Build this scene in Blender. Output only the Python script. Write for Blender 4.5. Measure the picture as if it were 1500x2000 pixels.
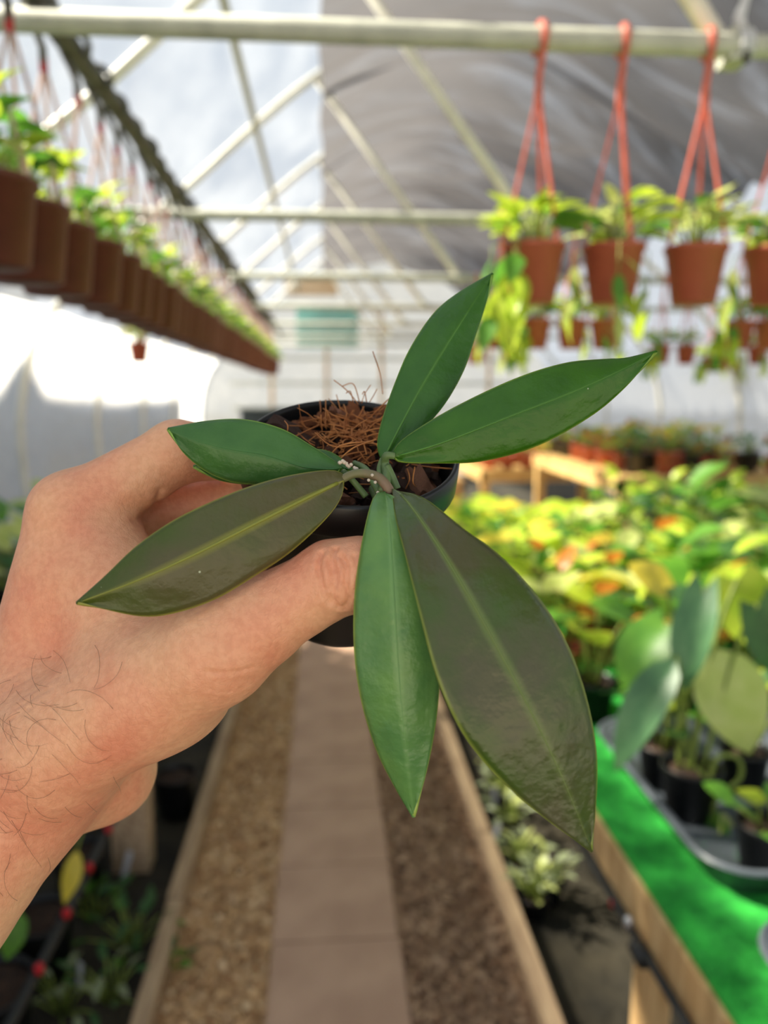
import bpy, bmesh, math, random
import numpy as np
from mathutils import Vector, Matrix
from mathutils.bvhtree import BVHTree

for _o in list(bpy.data.objects):
    bpy.data.objects.remove(_o, do_unlink=True)
SC = bpy.context.scene
COL = SC.collection
R = math.radians
PI = math.pi
rnd = random.Random(11)

# ------------------------------------------------------------------ camera
H = 1.42                       # camera height, from the square path tiles
FPX = 1500.0                   # focal length in pixels of the 1500x2000 frame
PITCH, YAW = R(8.7), R(4.4)
Fw = Vector((math.sin(YAW)*math.cos(PITCH), math.cos(YAW)*math.cos(PITCH), -math.sin(PITCH)))
Rt = Vector((math.cos(YAW), -math.sin(YAW), 0))
Up = Rt.cross(Fw)
CAM = Vector((0, 0, H))
M3 = Matrix((Rt, Up, -Fw)).transposed()
cd = bpy.data.cameras.new('camera')
cam = bpy.data.objects.new('camera', cd)
COL.objects.link(cam)
cam.matrix_world = Matrix.Translation(CAM) @ M3.to_4x4()
cd.sensor_fit = 'VERTICAL'; cd.sensor_height = 36.0; cd.lens = 27.0
cd.clip_start = 0.02; cd.clip_end = 200
cd.dof.use_dof = True; cd.dof.focus_distance = 0.268; cd.dof.aperture_fstop = 6.6
SC.camera = cam

# ------------------------------------------------------------------ sky, sun, exposure
SC.view_settings.view_transform = 'Standard'
SC.view_settings.look = 'None'
SC.view_settings.gamma = 1.0
SC.view_settings.use_curve_mapping = False
SC.view_settings.exposure = 0.45
wd = bpy.data.worlds.new('sky'); SC.world = wd; wd.use_nodes = True
nt = wd.node_tree; nt.nodes.clear()
wo = nt.nodes.new('ShaderNodeOutputWorld'); bg = nt.nodes.new('ShaderNodeBackground')
tc = nt.nodes.new('ShaderNodeTexCoord'); sx = nt.nodes.new('ShaderNodeSeparateXYZ')
cr = nt.nodes.new('ShaderNodeValToRGB')
cr.color_ramp.elements[0].position = 0.0; cr.color_ramp.elements[0].color = (.93, .96, 1.0, 1)
cr.color_ramp.elements[1].position = 0.75; cr.color_ramp.elements[1].color = (.74, .86, 1.0, 1)
nt.links.new(tc.outputs['Generated'], sx.inputs[0]); nt.links.new(sx.outputs['Z'], cr.inputs[0])
nt.links.new(cr.outputs[0], bg.inputs[0]); nt.links.new(bg.outputs[0], wo.inputs[0])
bg.inputs[1].default_value = .62
SUN_AZ, SUN_EL = R(-72), R(47)
sd = bpy.data.lights.new('sun', 'SUN'); sd.energy = 11.5; sd.angle = R(2.5); sd.color = (1.0, .90, .72)
so = bpy.data.objects.new('sun', sd); COL.objects.link(so)
sdir = Vector((math.sin(SUN_AZ)*math.cos(SUN_EL), math.cos(SUN_AZ)*math.cos(SUN_EL), math.sin(SUN_EL)))
so.rotation_euler = sdir.to_track_quat('Z', 'Y').to_euler(); so.location = sdir*20

# ------------------------------------------------------------------ helpers
def PC(px, py, d):             # pixel + depth -> camera-space point
    return Vector(((px-750)/FPX*d, (1000-py)/FPX*d, -d))
def W(v):                      # camera space -> world
    return CAM + M3 @ Vector(v)
def P(px, py, d):
    return W(PC(px, py, d))
def ray(px, py):
    return (M3 @ Vector(((px-750)/FPX, (1000-py)/FPX, -1.0)))
def at_z(px, py, z):
    r = ray(px, py); t = (z-H)/r.z
    return CAM + r*t
def at_y(px, py, y):
    r = ray(px, py); t = y/r.y
    return CAM + r*t

class MB:
    def __init__(s):
        s.v = []; s.f = []; s.uv = {}
    def add(s, vs, fs):
        o = len(s.v); s.v += [tuple(v) for v in vs]; s.f += [tuple(i+o for i in f) for f in fs]
    def box(s, c, size, rz=0, jit=0, rot=None):
        hx, hy, hz = size[0]/2, size[1]/2, size[2]/2
        vs = []
        m = rot if rot is not None else Matrix.Rotation(rz, 3, 'Z')
        for z in (-1, 1):
            for (x, y) in ((-1, -1), (1, -1), (1, 1), (-1, 1)):
                p = Vector((x*hx*(1+rnd.uniform(-jit, jit)), y*hy*(1+rnd.uniform(-jit, jit)), z*hz*(1+rnd.uniform(-jit, jit))))
                vs.append(m @ p + Vector(c))
        s.add(vs, [(3, 2, 1, 0), (4, 5, 6, 7), (0, 1, 5, 4), (1, 2, 6, 5), (2, 3, 7, 6), (3, 0, 4, 7)])
    def tube(s, pts, rad, n=8, cap=True):
        pts = [Vector(p) for p in pts]; k = len(pts)
        rr = rad if isinstance(rad, (list, tuple)) else [rad]*k
        vs = []; prev = None
        for i, p in enumerate(pts):
            t = (pts[min(i+1, k-1)] - pts[max(i-1, 0)])
            if t.length < 1e-9: t = Vector((0, 0, 1))
            t.normalize()
            if prev is None:
                a = Vector((0, 0, 1)) if abs(t.z) < .9 else Vector((1, 0, 0))
                nrm = t.cross(a).normalized()
            else:
                nrm = (prev - t*prev.dot(t))
                nrm = nrm.normalized() if nrm.length > 1e-9 else t.orthogonal().normalized()
            prev = nrm; b = t.cross(nrm)
            for j in range(n):
                a = 2*PI*j/n
                vs.append(p + (nrm*math.cos(a) + b*math.sin(a))*rr[i])
        fs = []
        for i in range(k-1):
            for j in range(n):
                fs.append((i*n+j, i*n+(j+1) % n, (i+1)*n+(j+1) % n, (i+1)*n+j))
        if cap:
            fs.append(tuple(range(n-1, -1, -1))); fs.append(tuple((k-1)*n+j for j in range(n)))
        s.add(vs, fs)
    def lathe(s, prof, n=24, m=None):
        vs = []; k = len(prof)
        for (r, z) in prof:
            for j in range(n):
                a = 2*PI*j/n
                p = Vector((r*math.cos(a), r*math.sin(a), z))
                vs.append(m @ p if m is not None else p)
        fs = []
        for i in range(k-1):
            for j in range(n):
                fs.append((i*n+j, i*n+(j+1) % n, (i+1)*n+(j+1) % n, (i+1)*n+j))
        if prof[0][0] > 1e-6: fs.append(tuple(range(n-1, -1, -1)))
        if prof[-1][0] > 1e-6: fs.append(tuple((k-1)*n+j for j in range(n)))
        s.add(vs, fs)
    def grid(s, fn, nu, nv):
        vs = [fn(i/nu, j/nv) for i in range(nu+1) for j in range(nv+1)]
        fs = [(i*(nv+1)+j, (i+1)*(nv+1)+j, (i+1)*(nv+1)+j+1, i*(nv+1)+j+1) for i in range(nu) for j in range(nv)]
        s.add(vs, fs)
    def mesh(s, name, mat=None, smooth=False, off=None):
        me = bpy.data.meshes.new(name)
        vs = s.v if off is None else [(v[0]-off[0], v[1]-off[1], v[2]-off[2]) for v in s.v]
        me.from_pydata(vs, [], s.f); me.update()
        if smooth: me.polygons.foreach_set('use_smooth', [True]*len(me.polygons))
        if mat: me.materials.append(mat)
        return me
    def build(s, name, mat, parent=None, smooth=False, off=None):
        return link(name, s.mesh(name, mat, smooth, off), parent)

def link(name, me, parent=None, loc=None):
    o = bpy.data.objects.new(name, me); COL.objects.link(o)
    if parent is not None: o.parent = parent
    if loc is not None: o.location = loc
    return o
def empty(name, loc=(0, 0, 0), rz=0):
    o = bpy.data.objects.new(name, None); COL.objects.link(o)
    o.location = loc; o.rotation_euler = (0, 0, rz); o.empty_display_size = .05
    return o
def tag(o, label=None, cat=None, group=None, kind=None):
    if label: o['label'] = label
    if cat: o['category'] = cat
    if group: o['group'] = group
    if kind: o['kind'] = kind
    return o
def copy_tree(o, parent=None):
    c = o.copy(); COL.objects.link(c); c.parent = parent
    for ch in list(o.children): copy_tree(ch, c)
    return c
def solidify(o, t, off=0):
    m = o.modifiers.new('thick', 'SOLIDIFY'); m.thickness = t; m.offset = off
def bevel(o, w, seg=2):
    m = o.modifiers.new('bevel', 'BEVEL'); m.width = w; m.segments = seg; m.limit_method = 'ANGLE'
def catmull(pts, n=8):
    pts = [Vector(p) for p in pts]; out = []
    for i in range(len(pts)-1):
        p0 = pts[max(i-1, 0)]; p1 = pts[i]; p2 = pts[i+1]; p3 = pts[min(i+2, len(pts)-1)]
        for k in range(n):
            t = k/n
            out.append(.5*((2*p1)+(p2-p0)*t+(2*p0-5*p1+4*p2-p3)*t*t+(3*p1-p0-3*p2+p3)*t**3))
    out.append(pts[-1]); return out
def resample(pts, n):
    pts = [Vector(p) for p in pts]
    L = [0]
    for a, b in zip(pts, pts[1:]): L.append(L[-1]+(b-a).length)
    out = []; j = 0
    for i in range(n+1):
        s = L[-1]*i/n
        while j < len(L)-2 and L[j+1] < s: j += 1
        t = (s-L[j])/max(L[j+1]-L[j], 1e-12)
        out.append(pts[j].lerp(pts[j+1], min(max(t, 0), 1)))
    return out
_TENS = {2: 'twenty', 3: 'thirty', 4: 'forty'}
def ordinal(i):
    n = i+1
    if n <= 12: return ORD[i]
    if n < 20: return ['thirteenth', 'fourteenth', 'fifteenth', 'sixteenth', 'seventeenth', 'eighteenth', 'nineteenth'][n-13]
    return _TENS[n//10]+'-'+ORD[n % 10-1] if n % 10 else _TENS[n//10][:-1]+'ieth'
ORD = ['first', 'second', 'third', 'fourth', 'fifth', 'sixth', 'seventh', 'eighth', 'ninth', 'tenth', 'eleventh', 'twelfth']

# ------------------------------------------------------------------ materials
def srgb(r, g, b):
    f = lambda c: (c/255/12.92) if c/255 <= .04045 else ((c/255+.055)/1.055)**2.4
    return (f(r), f(g), f(b), 1)
def newmat(name):
    m = bpy.data.materials.new(name); m.use_nodes = True
    n = m.node_tree; b = n.nodes['Principled BSDF']
    return m, n, b
def mat(name, c1, c2=None, rough=.6, scale=8, detail=4, bump=0, bscale=None, metal=0, spec=.5, stretch=None, trans=0, sss=0, coat=0):
    m, n, b = newmat(name)
    b.inputs['Roughness'].default_value = rough; b.inputs['Metallic'].default_value = metal
    b.inputs['Specular IOR Level'].default_value = spec
    b.inputs['Coat Weight'].default_value = coat
    L = n.links.new
    tcn = n.nodes.new('ShaderNodeTexCoord'); mp = n.nodes.new('ShaderNodeMapping')
    if stretch: mp.inputs['Scale'].default_value = stretch
    L(tcn.outputs['Object'], mp.inputs[0])
    no = n.nodes.new('ShaderNodeTexNoise'); no.inputs['Scale'].default_value = scale; no.inputs['Detail'].default_value = detail
    L(mp.outputs[0], no.inputs['Vector'])
    colout = None
    if c2 is None:
        b.inputs['Base Color'].default_value = c1
    else:
        rp = n.nodes.new('ShaderNodeValToRGB')
        rp.color_ramp.elements[0].position = .35; rp.color_ramp.elements[0].color = c1
        rp.color_ramp.elements[1].position = .65; rp.color_ramp.elements[1].color = c2
        L(no.outputs['Fac'], rp.inputs[0]); L(rp.outputs[0], b.inputs['Base Color']); colout = rp.outputs[0]
    if bump:
        bp = n.nodes.new('ShaderNodeBump'); bp.inputs['Strength'].default_value = 1.0; bp.inputs['Distance'].default_value = bump
        nb = n.nodes.new('ShaderNodeTexNoise'); nb.inputs['Scale'].default_value = bscale or scale*4; nb.inputs['Detail'].default_value = 5
        L(mp.outputs[0], nb.inputs['Vector']); L(nb.outputs['Fac'], bp.inputs['Height']); L(bp.outputs[0], b.inputs['Normal'])
    if trans:
        tr = n.nodes.new('ShaderNodeBsdfTranslucent'); mx = n.nodes.new('ShaderNodeMixShader'); mx.inputs[0].default_value = trans
        if colout is not None: L(colout, tr.inputs[0])
        else: tr.inputs[0].default_value = c1
        out = n.nodes['Material Output']
        L(b.outputs[0], mx.inputs[1]); L(tr.outputs[0], mx.inputs[2]); L(mx.outputs[0], out.inputs[0])
    return m
def film(name, clear, tint, diff=.12, gloss=.06, wr=1.0):
    """plastic sheet: part see-through, part milky"""
    m, n, b = newmat(name); n.nodes.remove(b); L = n.links.new
    out = n.nodes['Material Output']
    t = n.nodes.new('ShaderNodeBsdfTransparent'); t.inputs[0].default_value = tint
    tr = n.nodes.new('ShaderNodeBsdfTranslucent'); tr.inputs[0].default_value = tint
    d = n.nodes.new('ShaderNodeBsdfDiffuse'); d.inputs[0].default_value = tint
    g = n.nodes.new('ShaderNodeBsdfGlossy'); g.inputs['Roughness'].default_value = .25
    tcn = n.nodes.new('ShaderNodeTexCoord'); mp = n.nodes.new('ShaderNodeMapping'); mp.inputs['Scale'].default_value = (1.2, .5, 1.2)
    no = n.nodes.new('ShaderNodeTexNoise'); no.inputs['Scale'].default_value = 2.2; no.inputs['Detail'].default_value = 5
    L(tcn.outputs['Object'], mp.inputs[0]); L(mp.outputs[0], no.inputs['Vector'])
    mr = n.nodes.new('ShaderNodeMapRange'); mr.inputs['From Min'].default_value = .35; mr.inputs['From Max'].default_value = .65
    mr.inputs['To Min'].default_value = 1-clear-.12*wr; mr.inputs['To Max'].default_value = 1-clear+.12*wr
    L(no.outputs['Fac'], mr.inputs[0])
    m1 = n.nodes.new('ShaderNodeMixShader'); m1.inputs[0].default_value = diff
    m2 = n.nodes.new('ShaderNodeMixShader'); m3 = n.nodes.new('ShaderNodeMixShader'); m3.inputs[0].default_value = gloss
    bp = n.nodes.new('ShaderNodeBump'); bp.inputs['Distance'].default_value = .05; L(no.outputs['Fac'], bp.inputs['Height']); L(bp.outputs[0], g.inputs['Normal'])
    L(tr.outputs[0], m1.inputs[1]); L(d.outputs[0], m1.inputs[2])
    L(mr.outputs[0], m2.inputs[0]); L(t.outputs[0], m2.inputs[1]); L(m1.outputs[0], m2.inputs[2])
    L(m2.outputs[0], m3.inputs[1]); L(g.outputs[0], m3.inputs[2]); L(m3.outputs[0], out.inputs[0])
    return m

M = {}
M['roof_film'] = film('greenhouse_film', .95, (.93, .95, .97, 1), wr=.35)
M['wall_film'] = film('wall_film', .10, (.93, .94, .95, 1))
M['end_film'] = film('end_film', .25, (.60, .62, .63, 1))
M['pipe'] = mat('galvanised_pipe', srgb(196, 198, 184), srgb(174, 176, 164), rough=.6, scale=14, metal=0, spec=.25)
M['strut'] = mat('bright_pipe', srgb(236, 234, 222), srgb(218, 216, 204), rough=.4, scale=14, metal=0)
M['rail'] = mat('dark_rail', srgb(92, 92, 84), srgb(66, 62, 56), rough=.6, scale=10)
M['ground'] = mat('dark_soil', srgb(64, 58, 44), srgb(34, 32, 26), rough=.95, scale=5, bump=.02)
M['tile'] = mat('path_tile', srgb(204, 168, 142), srgb(188, 152, 128), rough=.8, scale=6, bump=.0006, bscale=120)
def chipmat(name, cols):
    m, n, b = newmat(name); b.inputs['Roughness'].default_value = .95
    g = n.nodes.new('ShaderNodeNewGeometry'); rp = n.nodes.new('ShaderNodeValToRGB'); e = rp.color_ramp.elements
    e[0].color = srgb(*cols[0]); e[1].color = srgb(*cols[-1])
    for k, c in enumerate(cols[1:-1]): q = e.new((k+1)/(len(cols)-1)); q.color = srgb(*c)
    n.links.new(g.outputs['Random Per Island'], rp.inputs[0]); n.links.new(rp.outputs[0], b.inputs['Base Color']); return m
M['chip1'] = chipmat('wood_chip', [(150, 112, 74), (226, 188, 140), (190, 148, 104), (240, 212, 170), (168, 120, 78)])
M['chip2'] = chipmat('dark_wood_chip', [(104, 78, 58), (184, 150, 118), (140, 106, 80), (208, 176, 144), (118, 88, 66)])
M['timber'] = mat('weathered_timber', srgb(204, 176, 142), srgb(164, 136, 108), rough=.85, scale=5, stretch=(12, 1, 12), bump=.002)
M['lumber'] = mat('pale_lumber', srgb(226, 190, 136), srgb(194, 152, 100), rough=.75, scale=5, stretch=(8, 8, 1), bump=.001)
M['sunwood'] = mat('yellow_lumber', srgb(222, 186, 120), srgb(200, 160, 98), rough=.75, scale=5)
M['turf'] = mat('green_turf', srgb(46, 176, 62), srgb(30, 142, 50), rough=.9, scale=30)
M['blade'] = mat('turf_blade', srgb(62, 190, 76), srgb(34, 150, 54), rough=.8, scale=20)
M['tray'] = mat('grey_tray', srgb(90, 97, 106), srgb(78, 85, 94), rough=.38, scale=6)
M['blackpot'] = mat('black_plastic', srgb(22, 23, 25), srgb(16, 17, 18), rough=.38, scale=12)
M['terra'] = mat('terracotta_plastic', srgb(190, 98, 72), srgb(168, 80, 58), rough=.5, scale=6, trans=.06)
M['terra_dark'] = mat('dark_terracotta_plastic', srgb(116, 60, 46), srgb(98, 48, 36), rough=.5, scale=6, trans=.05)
M['strap'] = mat('salmon_strap', srgb(232, 132, 106), srgb(216, 112, 90), rough=.4, scale=6, trans=.35)
M['hook_red'] = mat('red_hook', srgb(196, 60, 52), srgb(170, 40, 38), rough=.4, scale=6, trans=.2)
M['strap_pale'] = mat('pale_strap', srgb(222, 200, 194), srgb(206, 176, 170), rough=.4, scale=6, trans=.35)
M['soil'] = mat('potting_soil', srgb(74, 52, 38), srgb(40, 28, 22), rough=.95, scale=60, bump=.003)
M['hose'] = mat('black_hose', srgb(34, 36, 38), rough=.5)
M['emit_red'] = mat('red_emitter', srgb(186, 16, 32), rough=.4)
M['white_tag'] = mat('white_tag', srgb(232, 234, 238), rough=.5, trans=.3)
M['zinc'] = mat('zinc_bolt', srgb(196, 200, 206), rough=.3, metal=.8)
M['teal'] = mat('teal_panel', srgb(178, 222, 216), srgb(160, 208, 204), rough=.5, trans=.5)
M['dark_bin'] = mat('dark_bin', srgb(44, 58, 62), srgb(32, 44, 48), rough=.6)
M['cream'] = mat('cream_panel', srgb(226, 206, 176), rough=.7, trans=.3)
M['bench_dark'] = mat('dark_board', srgb(70, 60, 48), srgb(52, 44, 36), rough=.9)
M['shed'] = mat('shade_shed_board', srgb(206, 210, 216), rough=.9)
def leafmat(name, c1, c2, tr=.45, rough=.4, scale=3, rib=None):
    return mat(name, srgb(*c1), srgb(*c2), rough=rough, scale=scale, trans=tr)
LM = {
 'green': leafmat('leaf_green', (110, 164, 58), (82, 138, 48)),
 'lime': leafmat('leaf_lime', (206, 220, 76), (168, 200, 56)),
 'yellow': leafmat('leaf_yellow', (238, 218, 84), (222, 204, 70)),
 'blue': leafmat('leaf_blue_green', (98, 142, 96), (70, 114, 76), tr=.25),
 'orange': leafmat('leaf_orange', (206, 136, 52), (186, 106, 40)),
 'pale': leafmat('leaf_pale', (222, 228, 150), (196, 212, 112)),
 'dark': leafmat('leaf_dark', (70, 112, 54), (50, 88, 44), tr=.3),
 'silver': leafmat('leaf_silver', (168, 178, 140), (138, 152, 112), tr=.25),
}
M['stem'] = mat('plant_stem', srgb(160, 176, 84), srgb(130, 150, 66), rough=.5, trans=.3)
M['stem_tan'] = mat('tan_stem', srgb(176, 150, 90), srgb(150, 120, 70), rough=.6)

# ------------------------------------------------------------------ greenhouse shell
XC = 1.0
half = [(-2.13, 0), (-2.13, .7), (-2.13, 1.28), (-1.97, 1.82), (-1.55, 2.32), (-.95, 2.80), (-.43, 3.25), (0, 3.58), (.5, 3.84), (1.0, 3.94)]
prof = half + [(2*XC-x, z) for (x, z) in reversed(half[:-1])]
prof = [(p.x, p.z) for p in catmull([(x, 0, z) for x, z in prof], 6)]
Y0, Y1 = -1.9, 13.6
HOOPS = [-1.78+1.83*k for k in range(9)]
def roof_z(x):
    best = None
    for (a, b) in zip(prof, prof[1:]):
        if min(a[0], b[0]) <= x <= max(a[0], b[0]) and abs(b[0]-a[0]) > 1e-6 and a[1] > 1.2:
            t = (x-a[0])/(b[0]-a[0]); return a[1]+t*(b[1]-a[1])
    return 1.3

gm = MB(); gm.box((0, 28.1, -.06), (120, 60, .10))
floor = gm.build('floor', M['ground']); tag(floor, 'dark bare soil floor of the greenhouse', kind='structure')
M['bounce_yard'] = mat('bounce_concrete', srgb(206, 198, 184), srgb(188, 180, 166), rough=.9, scale=2)
gm = MB(); gm.box((0, -31.95, -.06), (120, 60, .10))  # unseen yard added behind the camera as a reflector for warm fill
tag(gm.build('floor_bounce_yard', M['bounce_yard']), 'unseen pale yard added behind the camera to bounce light in at the open end', kind='structure')
def shell(name, pr, mt, label):
    b = MB(); n = 40
    def fn(u, v):
        i = u*(len(pr)-1); k = min(int(i), len(pr)-2); t = i-k
        x = pr[k][0]+(pr[k+1][0]-pr[k][0])*t; z = pr[k][1]+(pr[k+1][1]-pr[k][1])*t
        y = Y0+(Y1-Y0)*v
        s = math.sin((y-HOOPS[0])/1.83*PI)**2*.035
        return Vector((x + (s if x < XC else -s)*.5, y, z - s*.5))
    b.grid(fn, len(pr)-1, 80)
    o = b.build(name, mt, None, True); tag(o, label, kind='structure'); return o
cut = [i for i, p in enumerate(prof) if p[1] > 2.05]
ceiling = shell('ceiling', prof[cut[0]-1:cut[-1]+2], M['roof_film'], 'arched clear plastic film roof on pipe hoops')
wall_left = shell('wall_left', prof[:cut[0]], M['wall_film'], 'milky white plastic side wall on the left')
wall_right = shell('wall_right', prof[cut[-1]+1:], M['wall_film'], 'milky pale plastic side wall on the right')
for nm, yy, lb in (('wall_back', Y1-.02, 'far end wall of milky plastic with boards'),):
    b = MB(); b.add([(x, yy, z) for x, z in prof], [tuple(range(len(prof)))])
    o = b.build(nm, M['end_film']); tag(o, lb, kind='structure')
    if nm == 'wall_back':
        for k in range(7):
            b = MB(); b.box((XC, yy-.05, .35+.42*k), (5.2 - max(0, k-3)*.9, .05, .045)); b.build('rail_board', M['pipe'], o)
        for k in range(5):
            b = MB(); b.box((-.9+k*.95, yy-.03, 1.4), (.06, .05, 2.8)); b.build('stud', M['lumber'], o)
for y in HOOPS:
    b = MB(); b.tube([(x, y, z-.035 if z > 1.6 else z) if abs(x-XC) < 3.0 else ((x+.03) if x < XC else x-.03, y, z) for x, z in prof], .027, 8)
    b.build('hoop', M['strut'], ceiling, True)
for (x, dz) in ((-.43, .085), (-1.62, .10)):
    b = MB(); b.tube([(x, Y0+.1, roof_z(x)-dz), (x, Y1-.1, roof_z(x)-dz)], .022, 8); b.build('purlin', M['pipe'], ceiling, True)
PIPE_Z = H+.81
TIES = [y for y in HOOPS if y > 1]
for y in HOOPS[1:]:
    xl = -1.66; xr = 2*XC+1.66
    b = MB(); b.tube([(xl, y, PIPE_Z), (xr, y, PIPE_Z)], .026, 12); b.build('tie_pipe', M['pipe'], ceiling, True)
    b = MB(); b.tube([(.98, y+.045, PIPE_Z-.01), (-.02, y+.045, roof_z(-.02)-.05)], .025, 8); b.build('strut', M['strut'], ceiling, True)
    b = MB(); b.box((.98, y+.02, PIPE_Z), (.05, .07, .07)); b.build('strut_clamp', M['pipe'], ceiling)

# shade cloth slung beneath the hoops
b = MB()
def cloth(u, v):
    x = 0.0+2.78*u; y = Y0+.2+(Y1-Y0-.4)*v
    z = roof_z(x)-.20
    ph = (y-HOOPS[0])/1.83*PI
    z -= .16*math.sin(ph)**2*math.sin(PI*min(u*1.02, 1))
    z -= .05*math.sin(8*y+2.2*x+1.5*math.sin(3*x+y))*math.sin(PI*u)**.5 + .028*math.sin(19*y+6*x+2*math.sin(1.3*y+2*x))*(.3+u)
    z -= .03*math.sin(6*x+1.7*y)*u
    return Vector((x+.01*math.sin(5*y), y, z))
b.grid(cloth, 44, 320)
m, n, bs = newmat('shade_mesh'); L = n.links.new; n.nodes.remove(bs)
t = n.nodes.new('ShaderNodeBsdfTransparent'); t.inputs[0].default_value = (1, 1, 1, 1)
tr = n.nodes.new('ShaderNodeBsdfTranslucent'); tr.inputs[0].default_value = srgb(112, 110, 112)
df = n.nodes.new('ShaderNodeBsdfDiffuse'); df.inputs[0].default_value = srgb(96, 90, 88)
a1 = n.nodes.new('ShaderNodeMixShader'); a1.inputs[0].default_value = .45
a2 = n.nodes.new('ShaderNodeMixShader')
tcn = n.nodes.new('ShaderNodeTexCoord'); mpp = n.nodes.new('ShaderNodeMapping'); mpp.inputs['Scale'].default_value = (.8, 5.5, .8); mpp.inputs['Rotation'].default_value = (0, 0, .25)
nn = n.nodes.new('ShaderNodeTexNoise'); nn.inputs['Scale'].default_value = 1.6; nn.inputs['Detail'].default_value = 5; nn.inputs['Distortion'].default_value = .6
mrr = n.nodes.new('ShaderNodeMapRange'); mrr.inputs['From Min'].default_value = .5; mrr.inputs['From Max'].default_value = .72; mrr.inputs['To Min'].default_value = .97; mrr.inputs['To Max'].default_value = .68
L(tcn.outputs['Object'], mpp.inputs[0]); L(mpp.outputs[0], nn.inputs['Vector']); L(nn.outputs['Fac'], mrr.inputs[0]); L(mrr.outputs[0], a2.inputs[0])
L(tr.outputs[0], a1.inputs[1]); L(df.outputs[0], a1.inputs[2]); L(t.outputs[0], a2.inputs[1]); L(a1.outputs[0], a2.inputs[2])
L(a2.outputs[0], n.nodes['Material Output'].inputs[0])
o = b.build('shade_cloth', m, None, True); tag(o, 'grey rippled shade cloth slung beneath the roof hoops', 'shade cloth')

# unseen building added outside, profile shaped to shade the hand, path and lower wall
b = MB()
yz = [(-.8, 5.7), (-.4, 7.0), (1.95, 7.0), (2.4, 5.7), (5.3, 5.7), (5.65, 4.0), (6.0, 4.05), (6.3, 4.4), (6.8, 4.05), (8.5, 3.95), (12.5, 3.95)]
vs = [(-4.4, -.8, 0)]+[(-4.4, y, z) for y, z in yz]+[(-4.4, 12.5, 0)]
k = len(vs); vs += [(-7.5, y, z) for _, y, z in vs]
b.add(vs, [tuple(range(k)), tuple(range(2*k-1, k-1, -1))]+[(i, i+k, (i+1) % k+k, (i+1) % k) for i in range(k)])
o = b.build('wall_shade_shed', M['shed']); tag(o, 'unseen shed added outside the left wall for its shade', kind='structure')

# ------------------------------------------------------------------ path
PX = 0.0
# tile centre line from pixels on the ground
pa, pb = at_z(520, 2000, 0), at_z(800, 2000, 0)
TW = .33; pcx = (pa.x+pb.x)/2
yj = at_z(670, 1850, 0).y
tm = MB(); tm.box((0, 0, 0), (TW-.004, TW-.006, .035)); tme = tm.mesh('tile', M['tile'])
for k in range(-4, 32):
    o = link('tile', tme, floor, (pcx+rnd.uniform(-.002, .002), yj+TW*(k-.5), .004+rnd.uniform(-.001, .001)))
    o.rotation_euler = (rnd.uniform(-.004, .004), rnd.uniform(-.004, .004), rnd.uniform(-.004, .004))
TLX = at_z(285, 2000, 0).x; TRX = at_z(1065, 2000, 0).x
def edging(x, y0, y1, name_label, seg):
    y = y0
    for i, ln in enumerate(seg):
        b = MB(); b.box((x+rnd.uniform(-.006, .006), y+ln/2, .028), (.042, ln-.008, .075), rz=rnd.uniform(-.006, .006))
        o = b.build('timber_edging', M['timber']); bevel(o, .004)
        tag(o, name_label % ['nearest', 'second', 'third', 'fourth', 'fifth'][i], 'timber', 'timber edgings of the path')
        y += ln
edging(TLX, .6, 0, '%s weathered timber edging along the left of the path', [1.35, 2.4, 2.4, 2.4])
edging(TRX, .6, 0, '%s weathered timber edging along the right of the path', [1.6, 2.4, 2.4, 2.4])
def chips(x0, x1, mt, label, n, seed):
    r = random.Random(seed); b = MB()
    for i in range(n):
        y = .75+7.0*(r.random()**1.7); x = r.uniform(x0, x1)
        s = r.uniform(.006, .017)
        rot = Matrix.Rotation(r.uniform(0, 6.28), 3, 'Z') @ Matrix.Rotation(r.uniform(-.9, .9), 3, 'X') @ Matrix.Rotation(r.uniform(-.9, .9), 3, 'Y')
        b.box((x, y, .004+r.uniform(0, .012)), (s*r.uniform(.8, 2.0), s, s*r.uniform(.25, .6)), rot=rot, jit=.35)
    o = b.build('wood_chips', mt); tag(o, label, 'wood chips', kind='stuff')
chips(TLX+.03, pcx-TW/2-.01, M['chip1'], 'pale tan wood chips strewn left of the tile path', 9000, 3)
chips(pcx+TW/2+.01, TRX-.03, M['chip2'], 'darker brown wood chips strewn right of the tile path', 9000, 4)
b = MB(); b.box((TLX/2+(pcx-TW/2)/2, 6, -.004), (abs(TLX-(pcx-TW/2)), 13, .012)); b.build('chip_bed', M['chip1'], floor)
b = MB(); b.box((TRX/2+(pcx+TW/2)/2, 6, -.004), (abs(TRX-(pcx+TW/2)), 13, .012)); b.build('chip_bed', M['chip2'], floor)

# ------------------------------------------------------------------ plant kit
def leaf_mesh(kind, mt, key):
    """leaf along +Y from the origin, length 1, arched; one mesh per shape and colour"""
    b = MB(); nu, nv = 4, 8
    def width(t):
        if kind == 'lance': return .17*math.sin(PI*min(t**.8, 1))**.9
        if kind == 'oval': return .27*math.sin(PI*t**.75)**.75
        if kind == 'heart': return (.40*math.sin(PI*(t*.86+.14)**1.05)**.8) if t < .999 else 0
        return .1*math.sin(PI*t)**.7
    def fn(u, v):
        s = u*2-1; w = max(width(v), .004)
        y = v; x = s*w
        if kind == 'heart': y = v - .16*abs(s)**1.4*(1-v)**3
        z = -.28*v*v + .12*v + .16*abs(s)*w*1.6 + .012*math.sin(9*v+3*s)
        return Vector((x, y, z))
    b.grid(fn, nu, nv)
    return b.mesh('leaf', mt, True)
LEAF = {}
def leaf(kind, colr):
    k = (kind, colr)
    if k not in LEAF: LEAF[k] = leaf_mesh(kind, LM[colr], k)
    return LEAF[k]
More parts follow.
